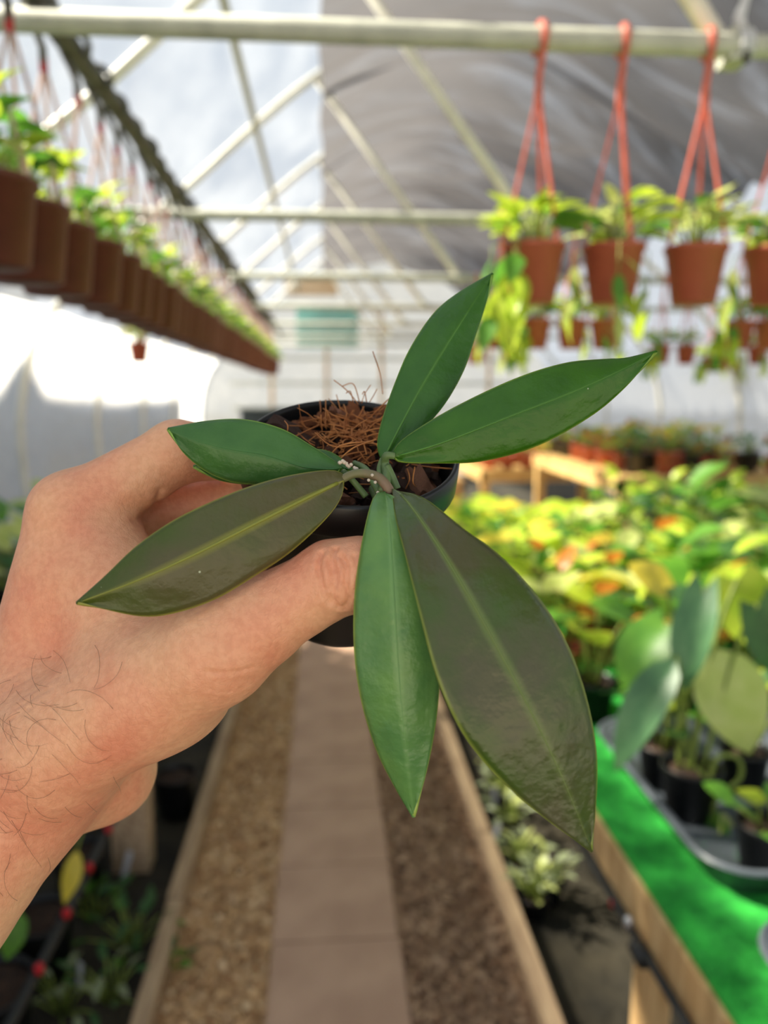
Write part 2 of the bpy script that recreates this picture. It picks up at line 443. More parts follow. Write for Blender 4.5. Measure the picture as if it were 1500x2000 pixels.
def pot_mesh(rt, rb, h, mt, lip=.014):
    b = MB()
    b.lathe([(0, 0), (rb*.92, 0), (rb, .004), (rt*.93, h-lip), (rt*.995, h-lip+.001), (rt, h-.002), (rt*.985, h), (rt*.94, h-.001), (rt*.90, h-lip), (rb*.95, .012), (0, .012)], 26)
    return b.mesh('pot', mt, True)
def disc_mesh(name, r, z, mt, bumpy=.006):
    b = MB(); r2 = random.Random(5)
    n = 16
    vs = [(0, 0, z+bumpy)]
    for k in (.5, 1):
        for j in range(n): vs.append((r*k*math.cos(2*PI*j/n), r*k*math.sin(2*PI*j/n), z+(r2.uniform(-bumpy, bumpy) if k < 1 else -bumpy)))
    fs = [(0, 1+j, 1+(j+1) % n) for j in range(n)]+[(1+j, 1+n+j, 1+n+(j+1) % n, 1+(j+1) % n) for j in range(n)]
    b.add(vs, fs); return b.mesh(name, mt, True)
def place_leaf(parent, me, base, azi, elev, roll, size, name='leaf'):
    o = link(name, me, parent, base)
    m = Matrix.Rotation(azi, 4, 'Z') @ Matrix.Rotation(elev, 4, 'X') @ Matrix.Rotation(roll, 4, 'Y')
    o.rotation_euler = m.to_euler(); o.scale = (size, size, size)
    return o
def bushy(root, r, z0, leaves, height, spread, kinds, size, elev=(.1, 1.0), stem_mat='stem', up=True, sag=0):
    """stems fanning from the pot, one leaf on each"""
    sb = MB()
    for i in range(leaves):
        a = i*2.399+r.uniform(-.5, .5); f = (i+.6)/leaves
        rad = spread*f**.6*r.uniform(.6, 1.05); hz = z0+height*(1-.55*f)*r.uniform(.75, 1.1) - sag*f
        tip = Vector((math.cos(a)*rad, math.sin(a)*rad, hz))
        base = Vector((math.cos(a)*.012, math.sin(a)*.012, z0-.004))
        mid = base.lerp(tip, .5)+Vector((0, 0, abs(hz-z0)*.18))
        sb.tube([base, mid, tip], [.0034, .0028, .0022], 5)
        kd, cl = kinds[r.randrange(len(kinds))]
        place_leaf(root, leaf(kd, cl), tip, a-PI/2+r.uniform(-.5, .5), r.uniform(*elev)-.35*f, r.uniform(-.5, .5), size*r.uniform(.75, 1.15))
    sb.build('stems', M[stem_mat], root, True)

# ------------------------------------------------------------------ hanging pots
def hanger_parts(root, top, rim_z, rim_r, hookmat, strapmat, rot=0, tube_r=.026, hook_axis='x', hook_r=.0075):
    """hook over a pipe of radius tube_r at height `top`, three straps to the rim"""
    b = MB(); pts = []
    rr = tube_r+.006
    for k in range(11):
        a = R(-50+k*25.5)
        p = (rr*math.cos(a), rr*math.sin(a))
        pts.append(Vector((0, p[0], top+p[1])) if hook_axis == 'x' else Vector((p[0], 0, top+p[1])))
    pts += [pts[-1].lerp(Vector((0, 0, top-.075)), .6), Vector((0, 0, top-.085)), Vector((0, 0, top-.12))]
    hb = MB(); hb.box((0, 0, top-.125), (.018, .012, .04)); kn = hb.build('hanger', M[hookmat], root); bevel(kn, .003)
    b.tube(pts, hook_r, 6); b.build('hook', M['rail'] if hook_axis == 'y' else M[hookmat], kn, True)
    for k in range(3):
        a = rot+k*2*PI/3
        e = Vector((math.cos(a)*rim_r, math.sin(a)*rim_r, rim_z)); s0 = Vector((math.cos(a)*.006, math.sin(a)*.006, top-.14))
        wd = Vector((-math.sin(a), math.cos(a), 0))*.0042; th = Vector((math.cos(a), math.sin(a), 0))*.0028
        b = MB()
        vs = []
        for q in (s0, e):
            vs += [q-wd-th, q+wd-th, q+wd+th, q-wd+th]
        b.add(vs, [(3, 2, 1, 0), (4, 5, 6, 7), (0, 1, 5, 4), (1, 2, 6, 5), (2, 3, 7, 6), (3, 0, 4, 7)])
        b.build('strap', M[strapmat], kn)

def hanging_proto(seed, rt, rb, h, drop, potmat, hookmat, strapmat, kinds, nleaf, size, spread, height, vines=0, tube_r=.026, axis='x'):
    """origin at the pot's base; pipe centre at z = h+drop"""
    r = random.Random(seed)
    root = empty('hanging_pot')
    link('pot', POTM.setdefault((rt, rb, h, potmat), pot_mesh(rt, rb, h, M[potmat])), root)
    link('soil', SOILM.setdefault((rt, h), disc_mesh('soil', rt*.9, h-.02, M['soil'])), root)
    hanger_parts(root, h+drop, h-.004, rt*.97, hookmat, strapmat, r.uniform(0, 2), tube_r, axis, .0095 if axis == 'y' else .0085)
    bushy(root, r, h-.018, nleaf, height, spread, kinds, size)
    for k in range(vines):
        a = r.uniform(0, 6.28); b = MB(); L_ = r.uniform(.10, .24)
        p0 = Vector((math.cos(a)*rt*.9, math.sin(a)*rt*.9, h+.004)); p1 = p0*1.0; p1 = Vector((math.cos(a)*(rt+.03), math.sin(a)*(rt+.03), h-.01))
        pts = [p0, p1, p1+Vector((0, 0, -L_*.5)), p1+Vector((r.uniform(-.02, .02), r.uniform(-.02, .02), -L_))]
        b.tube(pts, .0018, 4); vn = b.build('vine', M['stem'], root, True)
        for q in range(4):
            f = (q+.7)/4.2; pp = p1+Vector((0, 0, -L_*f)); kd, cl = kinds[r.randrange(len(kinds))]
            place_leaf(vn, leaf(kd, cl), pp, r.uniform(0, 6.28), r.uniform(-1.4, -.5), r.uniform(-.6, .6), size*.85)
    return root
POTM = {}; SOILM = {}
RAILX = -.625; RAIL_Z = H+.81+.026+.028
b = MB()
rp = [Vector((RAILX+.004*math.sin(3*y), y, RAIL_Z+.003*math.sin(5*y))) for y in [Y0+.3+.25*k for k in range(56)]]
b.tube(rp, .028, 10); rail = b.build('hanging_rail', M['rail'], None, True)
tag(rail, 'dark pipe rail running lengthwise above the left row of hanging pots', 'pipe')
kl = [[('oval', 'green'), ('oval', 'lime'), ('lance', 'green')], [('lance', 'lime'), ('oval', 'green'), ('oval', 'pale')],
      [('oval', 'lime'), ('oval', 'green'), ('heart', 'green')], [('lance', 'green'), ('lance', 'pale'), ('oval', 'lime')]]
LP_H, LP_DROP = .158, RAIL_Z-(H+.232)-.158
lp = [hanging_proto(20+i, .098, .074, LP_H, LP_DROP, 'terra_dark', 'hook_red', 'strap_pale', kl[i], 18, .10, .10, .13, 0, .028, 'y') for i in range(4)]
used = set()
yy = 1.12; i = 0
while yy < 9.6:
    q = i % 4
    o = lp[q] if q not in used else copy_tree(lp[q]); used.add(q)
    jx = rnd.uniform(-.012, .012)
    if i == 3: jx = .0
    o.location = (RAILX+jx, yy, RAIL_Z-LP_DROP-LP_H); o.rotation_euler = (0, 0, rnd.choice([0, .05, -.05]))
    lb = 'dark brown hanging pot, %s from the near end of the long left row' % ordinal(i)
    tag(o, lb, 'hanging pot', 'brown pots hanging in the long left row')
    yy += .203+rnd.uniform(-.004, .004); i += 1

# right-hand pots hung on the cross pipes
RP_H, RP_DROP = .138, .81-.217-.138
kr = [[('lance', 'lime'), ('oval', 'lime'), ('oval', 'green')], [('lance', 'pale'), ('lance', 'green'), ('oval', 'lime')], [('oval', 'green'), ('lance', 'lime'), ('lance', 'pale')]]
rp_ = [hanging_proto(40+i, .076, .052, RP_H, RP_DROP, 'terra', 'strap', 'strap', kr[i], [24, 26, 20][i], .105, .085, .11, [5, 3, 0][i]) for i in range(3)]
usedr = set()
def right_pot(v, x, y, label, group, tilt=0):
    o = rp_[v] if v not in usedr else copy_tree(rp_[v]); usedr.add(v)
    o.location = (x, y, PIPE_Z-RP_DROP-RP_H); o.rotation_euler = (0, 0, rnd.uniform(-.15, .15)); tag(o, label, 'hanging pot', group); return o
g1 = 'terracotta pots hanging on the nearest cross pipe'
for v, px, lb in ((0, 1055, 'terracotta hanging pot with trailing lime vines, leftmost on nearest cross pipe'),
                  (1, 1217, 'terracotta hanging pot with pale spilling leaves, second on nearest cross pipe'),
                  (2, 1385, 'terracotta hanging pot with bare front, third on nearest cross pipe'),
                  (1, 1548, 'terracotta hanging pot cut off by the right picture edge')):
    x = at_y(px, 62, TIES[0]).x
    right_pot(v, x, TIES[0], lb, g1)
for row, pxs in ((1, (975, 1045, 1115, 1180, 1440, 1500)), (2, (930, 1000, 1290, 1340, 1480)), (3, (1385, 1412, 1440, 1466, 1492))):
    ywd = ['', 'second', 'third', 'fourth'][row]
    for j, px in enumerate(pxs):
        x = at_y(px, 690, TIES[row]).x
        right_pot((j*2+row) % 3, x, TIES[row], 'small blurred terracotta pot, %s from left on the %s cross pipe' % (ORD[j], ywd), 'terracotta pots on the farther cross pipes')
# single orange pot on the far left
p = at_y(270, 655, 5.54)
o = copy_tree(rp_[2]); o.location = (p.x, 5.54, PIPE_Z-RP_DROP-RP_H-.0)
tag(o, 'small lone orange pot hanging beyond the left row near the white wall', 'hanging pot')
# white cord knotted round the pipe at the top right
p = at_y(1452, 55, TIES[0])
root = empty('cord_knot', (p.x, TIES[0], PIPE_Z)); tag(root, 'white cord knotted around the nearest cross pipe at top right', 'cord')
b = MB()
for k in range(3):
    b.tube([((k-1)*.012, .031*math.cos(a), .031*math.sin(a)) for a in [j*PI/8 for j in range(17)]], .006, 6)
b.build('wrap', M['white_tag'], root, True)
b = MB(); b.tube([(0, 0, .03), (-.012, 0, .06), (.006, .005, .11), (-.02, 0, .2), (-.03, .02, .7)], [.012, .014, .008, .006, .006], 6); b.build('tail', M['white_tag'], root, True)
b = MB(); b.tube([(0, -.02, -.02), (.004, -.02, -.045)], [.010, .007], 6); b.build('knot', M['rail'], root, True)

# ------------------------------------------------------------------ right bench
BZ = .52
BX = at_z(1300, 1800, BZ).x
bench = empty('potting_bench', (BX, 1.0, 0)); tag(bench, 'timber potting bench topped with bright green turf, right of the path', 'bench')
def bpart(name, c, size, mt, parent, bev=.003, rz=0):
    b = MB(); b.box((0, 0, 0), size, rz); o = b.build(name, M[mt], parent); o.location = Vector(c)-Vector(parent.location) if parent.location.length else c
    if bev: bevel(o, bev)
    return o
BW = 1.9; BY0, BY1 = .55, 4.5
bpart('front_rail', (BX+.019, (BY0+BY1)/2, BZ-.055), (.038, BY1-BY0, .09), 'lumber', bench)
bpart('back_rail', (BX+BW, (BY0+BY1)/2, BZ-.055), (.038, BY1-BY0, .09), 'lumber', bench)
bpart('turf_mat', (BX+BW/2+.01, (BY0+BY1)/2, BZ-.004), (BW, BY1-BY0, .012), 'turf', bench, 0)
for k in range(9):
    bpart('cross_slat', (BX+BW/2, BY0+.1+k*.46, BZ-.03), (BW-.06, .07, .035), 'lumber', bench)
pp = at_z(1225, 1700, BZ)
for yl in (pp.y+.02, 3.4):
    for xl in (BX+.062, BX+BW-.06):
        bpart('leg', (xl, yl, (BZ-.05)/2), (.045, .085, BZ-.05), 'lumber', bench)
bpart('brace', (BX+.06+.10, pp.y+.02, .30), (.2, .03, .07), 'lumber', bench)
b = MB(); r = random.Random(8)
for k in range(9000):
    x = BX+.015+r.random()**1.5*.9; y = .75+r.random()**1.3*1.6
    a = r.uniform(0, 6.28); l = r.uniform(.006, .012); d = Vector((math.cos(a), math.sin(a), 0)); n_ = Vector((-d.y, d.x, 0))*.0011
    q = Vector((x, y, BZ+.001)); tpt = q+d*l*.6+Vector((0, 0, l))
    b.add([q-n_, q+n_, tpt], [(0, 1, 2)])
o = b.build('turf_blades', M['blade'], bench, off=bench.location); tag(o, kind='stuff')
# drip hose along the bench front
hz = BZ-.10
h0 = at_y(1190, 1715, 1.55); 
root = empty('drip_hose', (BX-.014, 1.2, hz)); tag(root, 'black drip hose fastened along the front of the turf bench', 'hose')
b = MB(); b.tube([(0, y-1.2, .012*math.sin(2*y)) for y in [.6+.2*k for k in range(20)]], .0085, 8); b.build('pipe', M['hose'], root, True)
b = MB(); b.lathe([(0, -.02), (.017, -.02), (.017, .02), (0, .02)], 12, Matrix.Translation((0, .10, .01)).to_3x3()); cl = b.build('clamp', M['hose'], root, True); cl.location = (-.004, at_z(1290, 1860, hz).y-1.2, 0); cl.rotation_euler = (R(90), 0, 0)
b = MB(); b.lathe([(0, 0), (.009, 0), (.009, .02), (.004, .026), (0, .026)], 10); sc = b.build('screw', M['zinc'], root, True); sc.location = (-.008, at_z(1290, 1845, hz).y-1.2+.03, .012)
for yq in (.82, 1.35, 2.1):
    b = MB(); b.lathe([(0, 0), (.007, 0), (.007, .012), (0, .014)], 8); e = b.build('emitter', M['emit_red'], root, True); e.location = (-.004, yq-1.2, -.004)

def tray(x0, x1, y0, y1, h, label, rad=.09):
    root = empty('plant_tray', ((x0+x1)/2, (y0+y1)/2, BZ+.002)); tag(root, label, 'tray', 'shallow grey trays on the turf bench')
    def ring(ins, z):
        pts = []; hx, hy = (x1-x0)/2-ins, (y1-y0)/2-ins; rd = max(rad-ins, .01)
        for (cx, cy, a0) in ((1, 1, 0), (-1, 1, 90), (-1, -1, 180), (1, -1, 270)):
            for k in range(7):
                a = R(a0+15*k); pts.append((cx*(hx-rd)+rd*math.cos(a), cy*(hy-rd)+rd*math.sin(a), z))
        return pts
    b = MB(); rings = [ring(.028, 0), ring(.006, h*.96), ring(-.012, h*.96), ring(-.012, h), ring(.008, h), ring(.030, .006)]
    vs = [q for rg in rings for q in rg]; n_ = 28; fs = []
    for i in range(5):
        for j in range(n_): fs.append((i*n_+j, i*n_+(j+1) % n_, (i+1)*n_+(j+1) % n_, (i+1)*n_+j))
    fs.append(tuple(range(n_-1, -1, -1))); fs.append(tuple(5*n_+j for j in range(n_)))
    b.add(vs, fs); b.build('body', M['tray'], root, True)
    b = MB(); rg = ring(-.006, h*1.01); b.tube(rg+[rg[0]], .005, 5, False); b.build('rim', M['tray'], root, True)
    return root
TX0 = at_z(1195, 1495, BZ).x-.01; TY0 = 1.19
tray(TX0, TX0+.62, TY0, 1.84, .062, 'grey tray of black pots with rounded corner, nearest whole tray')
tray(at_z(1480, 1900, BZ).x, at_z(1480, 1900, BZ).x+.6, .62, 1.085, .05, 'grey tray cut off by the lower right corner of the picture')

# plants in the near tray ------------------------------------------------
def potted(name, loc, rt, rb, h, potmat, label, cat, group, rz=0):
    root = empty(name, loc, rz); tag(root, label, cat, group)
    link('pot', POTM.setdefault((rt, rb, h, potmat), pot_mesh(rt, rb, h, M[potmat])), root)
    link('soil', SOILM.setdefault((rt, h), disc_mesh('soil', rt*.9, h-.015, M['soil'])), root)
    return root
TZ = BZ+.009
gp = 'black pots standing in the near grey tray'
c = at_z(1345, 1590, TZ)
hero_tray = potted('potted_plant', (c.x, c.y, TZ), .064, .048, .115, 'blackpot', 'black pot of arching stems with a hanging pale yellow leaf, front of grey tray', 'potted plant', gp)
def aim_leaf(root, me, base, tip, width_dir, name='leaf', wscale=1.0):
    """leaf from base to tip, given face direction"""
    y = (tip-base); s = y.length; y = y.normalized(); z = (width_dir - y*width_dir.dot(y)).normalized(); x = y.cross(z)
    o = link(name, me, root, base-root.location)
    o.rotation_euler = Matrix((x, y, z)).transposed().to_euler(); o.scale = (s*wscale, s, s)
    return o
yd = c.y
tocam = Vector((-.5, -.7, .8))
sb = MB()
def stem_to(q, bulge=.06):
    s0 = Vector((c.x+rnd.uniform(-.02, .02), c.y+rnd.uniform(-.02, .02), TZ+.095)); m_ = s0.lerp(q, .55)+Vector((0, 0, bulge))
    sb.tube([v-hero_tray.location for v in catmull([s0, m_, q], 5)], .0045, 6)
for (bp_, tp_, yb, yt, kd, cl, ws) in (
        ((1395, 1265), (1470, 1480), yd+.02, yd-.06, 'oval', 'pale', 1.15),
        ((1375, 1150), (1330, 1345), yd+.05, yd-.02, 'heart', 'blue', .5),
        ((1320, 1285), (1190, 1500), yd+.0, yd-.05, 'oval', 'blue', .62),
        ((1300, 1220), (1205, 1330), yd+.08, yd+.06, 'heart', 'green', .9),
        ((1440, 1130), (1500, 1270), yd+.1, yd+.08, 'heart', 'lime', 1.0),
        ((1300, 1150), (1235, 1100), yd+.12, yd+.12, 'heart', 'yellow', .9),
        ((1480, 1180), (1560, 1330), yd+.0, yd-.03, 'heart', 'dark', .9)):
    q0, q1 = at_y(*bp_, yb), at_y(*tp_, yt)
    aim_leaf(hero_tray, leaf(kd, cl), q0, q1, tocam, wscale=ws); stem_to(q0)
# looped stem with a folded leaf hanging over the pot
lpz = [at_y(x_, y_, yd-.05) for x_, y_ in ((1360, 1500), (1385, 1520), (1400, 1480), (1440, 1480), (1445, 1520), (1400, 1560), (1395, 1600), (1405, 1640))]
sb.tube([v-hero_tray.location for v in catmull(lpz, 5)], .005, 6)
aim_leaf(hero_tray, leaf('lance', 'green'), at_y(1402, 1585, yd-.055), at_y(1400, 1690, yd-.06), Vector((-.8, -.6, .2)), wscale=1.5)
aim_leaf(hero_tray, leaf('lance', 'pale'), at_y(1408, 1585, yd-.06), at_y(1425, 1695, yd-.065), Vector((.5, -.8, .2)), wscale=1.3)
sb.build('stems', M['stem'], hero_tray, True)
for i, (px, py, nm) in enumerate(((1450, 1480, 'behind'), (1290, 1470, 'left of'), (1490, 1640, 'right of'))):
    c2 = at_z(px, py+60, TZ)
    o = potted('potted_plant', (c2.x, c2.y, TZ), .056, .042, .1, 'blackpot', 'black pot of low green leaves standing %s the arching plant in grey tray' % nm, 'potted plant', gp)
    bushy(o, random.Random(60+i), .09, 8, [.20, .16, .05][i], [.09, .08, .08][i], [('heart', 'green'), ('oval', 'dark'), ('heart', 'lime')], [.10, .09, .06][i])

# rows of potted plants on the bench ----------------------------------------
styles = [
 ('lime-leaved', [('heart', 'lime'), ('heart', 'lime'), ('oval', 'green')], 13, .24, .15, .13, 'blackpot'),
 ('yellowing', [('heart', 'yellow'), ('heart', 'lime'), ('oval', 'orange'), ('heart', 'green')], 12, .22, .15, .125, 'blackpot'),
 ('blue-green', [('oval', 'blue'), ('heart', 'green'), ('oval', 'pale')], 13, .22, .14, .12, 'blackpot'),
 ('dark green', [('heart', 'dark'), ('oval', 'lime'), ('heart', 'green')], 14, .21, .15, .12, 'blackpot'),
 ('pale-leaved', [('oval', 'pale'), ('heart', 'lime'), ('heart', 'pale')], 12, .19, .14, .12, 'blackpot'),
 ('orange-tinged', [('oval', 'orange'), ('heart', 'yellow'), ('oval', 'lime'), ('heart', 'pale')], 12, .19, .14, .11, 'terra'),
 ('bright yellow-green', [('heart', 'lime'), ('oval', 'yellow'), ('heart', 'lime')], 16, .27, .16, .115, 'blackpot'),
 ('small-leaved green', [('oval', 'green'), ('lance', 'green'), ('oval', 'lime')], 18, .18, .13, .075, 'terra'),
]
protos = []
for i, (nm, kd, nl, ht, sp, sz, pm) in enumerate(styles):
    root = potted('potted_plant', (0, 0, 0), .062, .046, .105, pm, 'x', 'potted plant', 'x')
    bushy(root, random.Random(100+i), .095, nl, ht, sp, kd, sz)
    protos.append([root, False, nm])
rows = [(1.98, 7), (2.22, 7), (2.46, 8), (2.71, 8), (2.97, 8), (3.24, 8), (3.53, 8), (3.84, 8), (4.18, 8)]
pattern = [[1, 3, 5, 0, 6, 3, 0, 2], [5, 4, 1, 2, 0, 1, 6, 3], [1, 5, 3, 4, 2, 0, 3, 7], [6, 5, 1, 3, 2, 4, 3, 0], [0, 3, 5, 4, 2, 3, 4, 7], [6, 0, 3, 2, 4, 7, 3, 2],
           [0, 6, 2, 7, 7, 4, 3, 7], [6, 0, 6, 5, 7, 3, 7, 4], [0, 6, 4, 7, 7, 7, 3, 7]]
COLN = ['at the aisle edge', 'second from the aisle', 'third from the aisle', 'fourth from the aisle', 'fifth from the aisle', 'sixth from the aisle', 'seventh from the aisle', 'eighth from the aisle']
for ri, (y, n_) in enumerate(rows):
    for ci in range(n_):
        x = BX+.14+ci*.235+rnd.uniform(-.03, .03)
        if x > .62*y+.25 or x > BX+BW-.05: continue
        pr = protos[pattern[ri][ci]]
        o = copy_tree(pr[0]) if pr[1] else pr[0]; pr[1] = True
        o.location = (x, y+rnd.uniform(-.025, .025), BZ+.003); o.rotation_euler = (0, 0, rnd.uniform(0, 6.28))
        s = rnd.uniform(.9, 1.12)*(1.18 if ri < 4 else 1.0)*(1.4 if ri > 6 and ci > 3 else 1.0); o.scale = (s, s, s)
        tag(o, '%s potted plant, %s row behind the grey tray, %s' % (pr[2], ORD[ri], COLN[ci]), 'potted plant', 'leafy potted plants massed on the turf bench')

# ------------------------------------------------------------------ benches farther back on the right
def plain_bench(x0, x1, y0, y1, z, label, mt, legs=True):
    root = empty('slat_bench', ((x0+x1)/2, y0, 0)); tag(root, label, 'bench')
    n_ = int((y1-y0)/.14)
    for k in range(n_):
        bpart('slat', ((x0+x1)/2, y0+.06+k*.14, z-.012), (x1-x0, .1, .022), mt, root, 0)
    bpart('rail', (x0+.02, (y0+y1)/2, z-.07), (.04, y1-y0, .09), mt, root, 0)
    bpart('rail', (x1-.02, (y0+y1)/2, z-.07), (.04, y1-y0, .09), mt, root, 0)
    bpart('end_board', ((x0+x1)/2, y0+.02, z-.07), (x1-x0, .04, .10), mt, root, 0)
    for (lx, ly) in ((x0+.05, y0+.05), (x1-.05, y0+.05), (x0+.05, y1-.1), (x1-.05, y1-.1), ((x0*.55+x1*.45), y0+.05)):
        bpart('leg', (lx, ly, (z-.03)/2), (.08, .08, z-.03), mt, root, 0)
    return root
plain_bench(1.95, 3.3, 4.95, 7.1, .88, 'sunlit yellow wooden slat bench behind the massed plants', 'sunwood')
b = MB(); b.box((1.22, 5.9, -.002), (1.4, 2.3, .014)); b.build('aisle_slab', M['timber'], floor)
plain_bench(1.5, 3.8, 7.3, 9.4, .70, 'wooden slat bench of red pots near the right wall', 'sunwood')
plain_bench(3.4, 3.98, 3.2, 6.9, .60, 'slat bench standing along the right wall', 'lumber')
plain_bench(.55, 1.35, 7.3, 10.2, .6, 'narrow slat bench far along the right of the path', 'lumber')
plain_bench(-1.95, -.75, 9.9, 12.4, .6, 'slat bench at the far left end', 'lumber')
small = []
for i, (kd, ht, pm) in enumerate((([('oval', 'green'), ('oval', 'orange'), ('lance', 'lime')], .10, 'terra'), ([('oval', 'lime'), ('oval', 'yellow')], .12, 'terra'), ([('lance', 'green'), ('oval', 'blue')], .11, 'blackpot'))):
    root = potted('small_potted_plant', (0, 0, 0), .066, .05, .11, pm, 'x', 'potted plant', 'x')
    bushy(root, random.Random(200+i), .1, 10, ht, .08, kd, .075); small.append([root, False])
def fill(x0, x1, y0, y1, z, dx, dy, where, group, vmax=1.0, seq=(0, 1, 2)):
    y = y0; rr_ = 0
    while y < y1:
        x = x0; cc = 0
        while x < x1:
            if abs(x) < .66*y:
                k = seq[rnd.randrange(len(seq))]; s = small[k]; o = copy_tree(s[0]) if s[1] else s[0]; s[1] = True
                o.location = (x+rnd.uniform(-.02, .02), y+rnd.uniform(-.02, .02), z); o.rotation_euler = (0, 0, rnd.uniform(0, 6.28)); sc_ = rnd.uniform(.9, 1.25); o.scale = (sc_, sc_, sc_*rnd.uniform(.9, 1.2))
                tag(o, 'small %s potted plant, %s row, %s from left, %s' % (['orange-flecked', 'lime', 'dark-green'][k], ORD[rr_], ORD[min(cc, 11)], where), 'potted plant', group)
                cc += 1
            x += dx
        y += dy; rr_ += 1
fill(2.12, 3.25, 5.1, 7.0, .882, .2, .3, 'yellow bench', 'small pots on the yellow bench')
fill(1.6, 3.75, 7.45, 9.3, .702, .2, .45, 'right wall bench', 'small pots by the right wall', seq=(0, 0, 1))
fill(3.5, 3.95, 5.0, 6.9, .602, .24, .4, 'right side bench', 'small pots along the right wall', seq=(0, 2, 1))
fill(.65, 1.3, 7.45, 10, .602, .24, .5, 'narrow far bench', 'small pots on the narrow far bench', seq=(1, 0, 1))
fill(-1.85, -.8, 10.05, 12.3, .602, .3, .7, 'far left bench', 'small pots on the far left bench', seq=(1, 2, 0))
# upright red hanger tags standing in the pots by the right wall
for k in range(9):
    b = MB(); b.box((0, 0, .09), (.05, .004, .18)); b.box((0, 0, .2), (.018, .004, .06))
    o = b.build('red_hanger', M['strap']); o.location = (1.75+k*.24, 8.62, .80); o.rotation_euler = (0, 0, rnd.uniform(-.4, .4))
    tag(o, 'upright salmon pot hanger on the right wall bench, %s from left' % ORD[k], 'pot hanger', 'salmon hangers by the right wall')
# things against the far wall
b = MB(); b.box((0, 0, .36), (1.05, .03, .72)); o = b.build('teal_sheet', M['teal']); o.location = (.07, Y1-.16, 2.2); tag(o, 'pale teal translucent sheet fixed on the far end wall', 'panel')
b = MB(); b.box((0, 0, .2), (.9, .03, .36)); o = b.build('cream_sheet', M['cream']); o.location = (-.2, Y1-.16, 3.05); tag(o, 'cream sheet high on the far end wall', 'panel')
for k, (x, w_, h_) in enumerate(((-.95, .8, 1.15), (.0, .8, .95), (.98, .8, 1.1))):
    root = empty('storage_bin', (x, 12.9, 0)); tag(root, 'dark blue-green storage bin at the far end, %s from left' % ORD[k], 'bin', 'bins at the far end wall')
    bpart('body', (x, 12.9, h_/2), (w_, .6, h_), 'dark_bin', root, .02); bpart('lid', (x, 12.9, h_+.02), (w_+.06, .66, .04), 'dark_bin', root, .01)

# ------------------------------------------------------------------ left bench and what lies beneath it
LX = at_z(300, 1690, 0).x-.01
lb_ = empty('timber_bench', (LX, 2.0, 0)); tag(lb_, 'rough timber bench left of the path behind the hand', 'bench')
LZ = .66
bpart('front_rail', (LX-.02, 3.0, LZ-.06), (.04, 4.6, .09), 'timber', lb_)
for k in range(14):
    bpart('slat', (LX-.55, .85+k*.34, LZ-.01), (1.1, .2, .022), 'bench_dark', lb_, 0)
for yl in (at_z(300, 1690, 0).y, 4.6):
    for xl in (LX-.03, LX-1.05): bpart('leg', (xl, yl, (LZ-.03)/2), (.075, .08, LZ-.03), 'timber', lb_)
bpart('leg_doubler', (LX-.085, at_z(300, 1690, 0).y+.01, (LZ-.03)/2), (.035, .09, LZ-.03), 'timber', lb_)
# drip line with red emitters
dz = H-1.09
root = empty('drip_line', (-.56, 1.5, dz)); tag(root, 'black drip line with red emitters running under the left bench', 'hose')
b = MB(); b.tube([(0, y-1.5, .004*math.sin(7*y)) for y in [.7+.15*k for k in range(30)]], .011, 8); b.build('pipe', M['hose'], root, True)
for k in range(12):
    b = MB(); b.lathe([(0, 0), (.0095, 0), (.0095, .013), (.005, .018), (0, .018)], 8); e = b.build('emitter', M['emit_red'], root, True); e.location = (.008, 1.355+.158*(k-1)-1.5, .006)
bkt = ['nearest the camera', 'beside the drip line', 'behind the first two', 'farthest under the left bench']
for k, (px, py, rt, h_) in enumerate(((-10, 2060, .095, .17), (85, 1900, .085, .16), (160, 1750, .075, .14), (345, 1590, .075, .15))):
    c2 = at_z(px, py, 0); 
    o = potted('black_pot', (c2.x, c2.y, .001), rt, rt*.74, h_, 'blackpot', 'empty black nursery pot on the soil under the left bench, %s' % bkt[k], 'pot', 'black pots under the left bench')
bb = at_z(372, 1640, 0)
b = MB(); b.box((0, 0, .2), (.16, .3, .4)); o = b.build('black_crate', M['dark_bin']); o.location = (LX-.22, bb.y+.35, 0); bevel(o, .01); tag(o, 'dark crate standing behind the left bench leg', 'crate')
# weeds and small plants on the ground both sides
def weed(px, py, label, kinds, n_, ht, sp, sz, seed):
    c2 = at_z(px, py, 0); root = empty('weed', (c2.x, c2.y, -.008)); tag(root, label, 'weed', 'low plants growing along the path')
    bushy(root, random.Random(seed), .004, n_, ht, sp, kinds, sz)
wk = [('oval', 'dark'), ('lance', 'dark'), ('oval', 'green')]
weed(255, 1850, 'dark green weed left of the left timber edging, beside the black pots', wk, 16, .10, .12, .06, 1)
weed(180, 1790, 'dark leafy weed under the left bench near the wooden leg', wk, 14, .09, .10, .055, 2)
weed(330, 1900, 'small weed growing over the left timber edging', wk, 9, .06, .06, .04, 3)
weed(120, 1970, 'dry brownish weed at the lower left corner', [('lance', 'dark'), ('lance', 'silver')], 16, .1, .12, .05, 4)
weed(215, 1950, 'pale grass tuft near the lower left corner', [('lance', 'silver'), ('lance', 'dark')], 14, .1, .1, .06, 5)
sv = [('lance', 'silver'), ('lance', 'pale'), ('lance', 'silver')]
for k, (px, py) in enumerate(((965, 1640), (985, 1720), (1010, 1790), (1040, 1760), (955, 1580), (940, 1530))):
    c2 = at_z(px, py, 0)
    o = potted('silver_seedling', (c2.x+.05, c2.y, 0), .04, .03, .06, 'blackpot', 'silvery spiky seedling in a low black pot right of the path, %s from the back' % ORD[5-k], 'potted plant', 'silvery seedlings beside the right timber edging')
    bushy(o, random.Random(300+k), .055, 18, .08, .07, sv, .055, elev=(.2, 1.2))
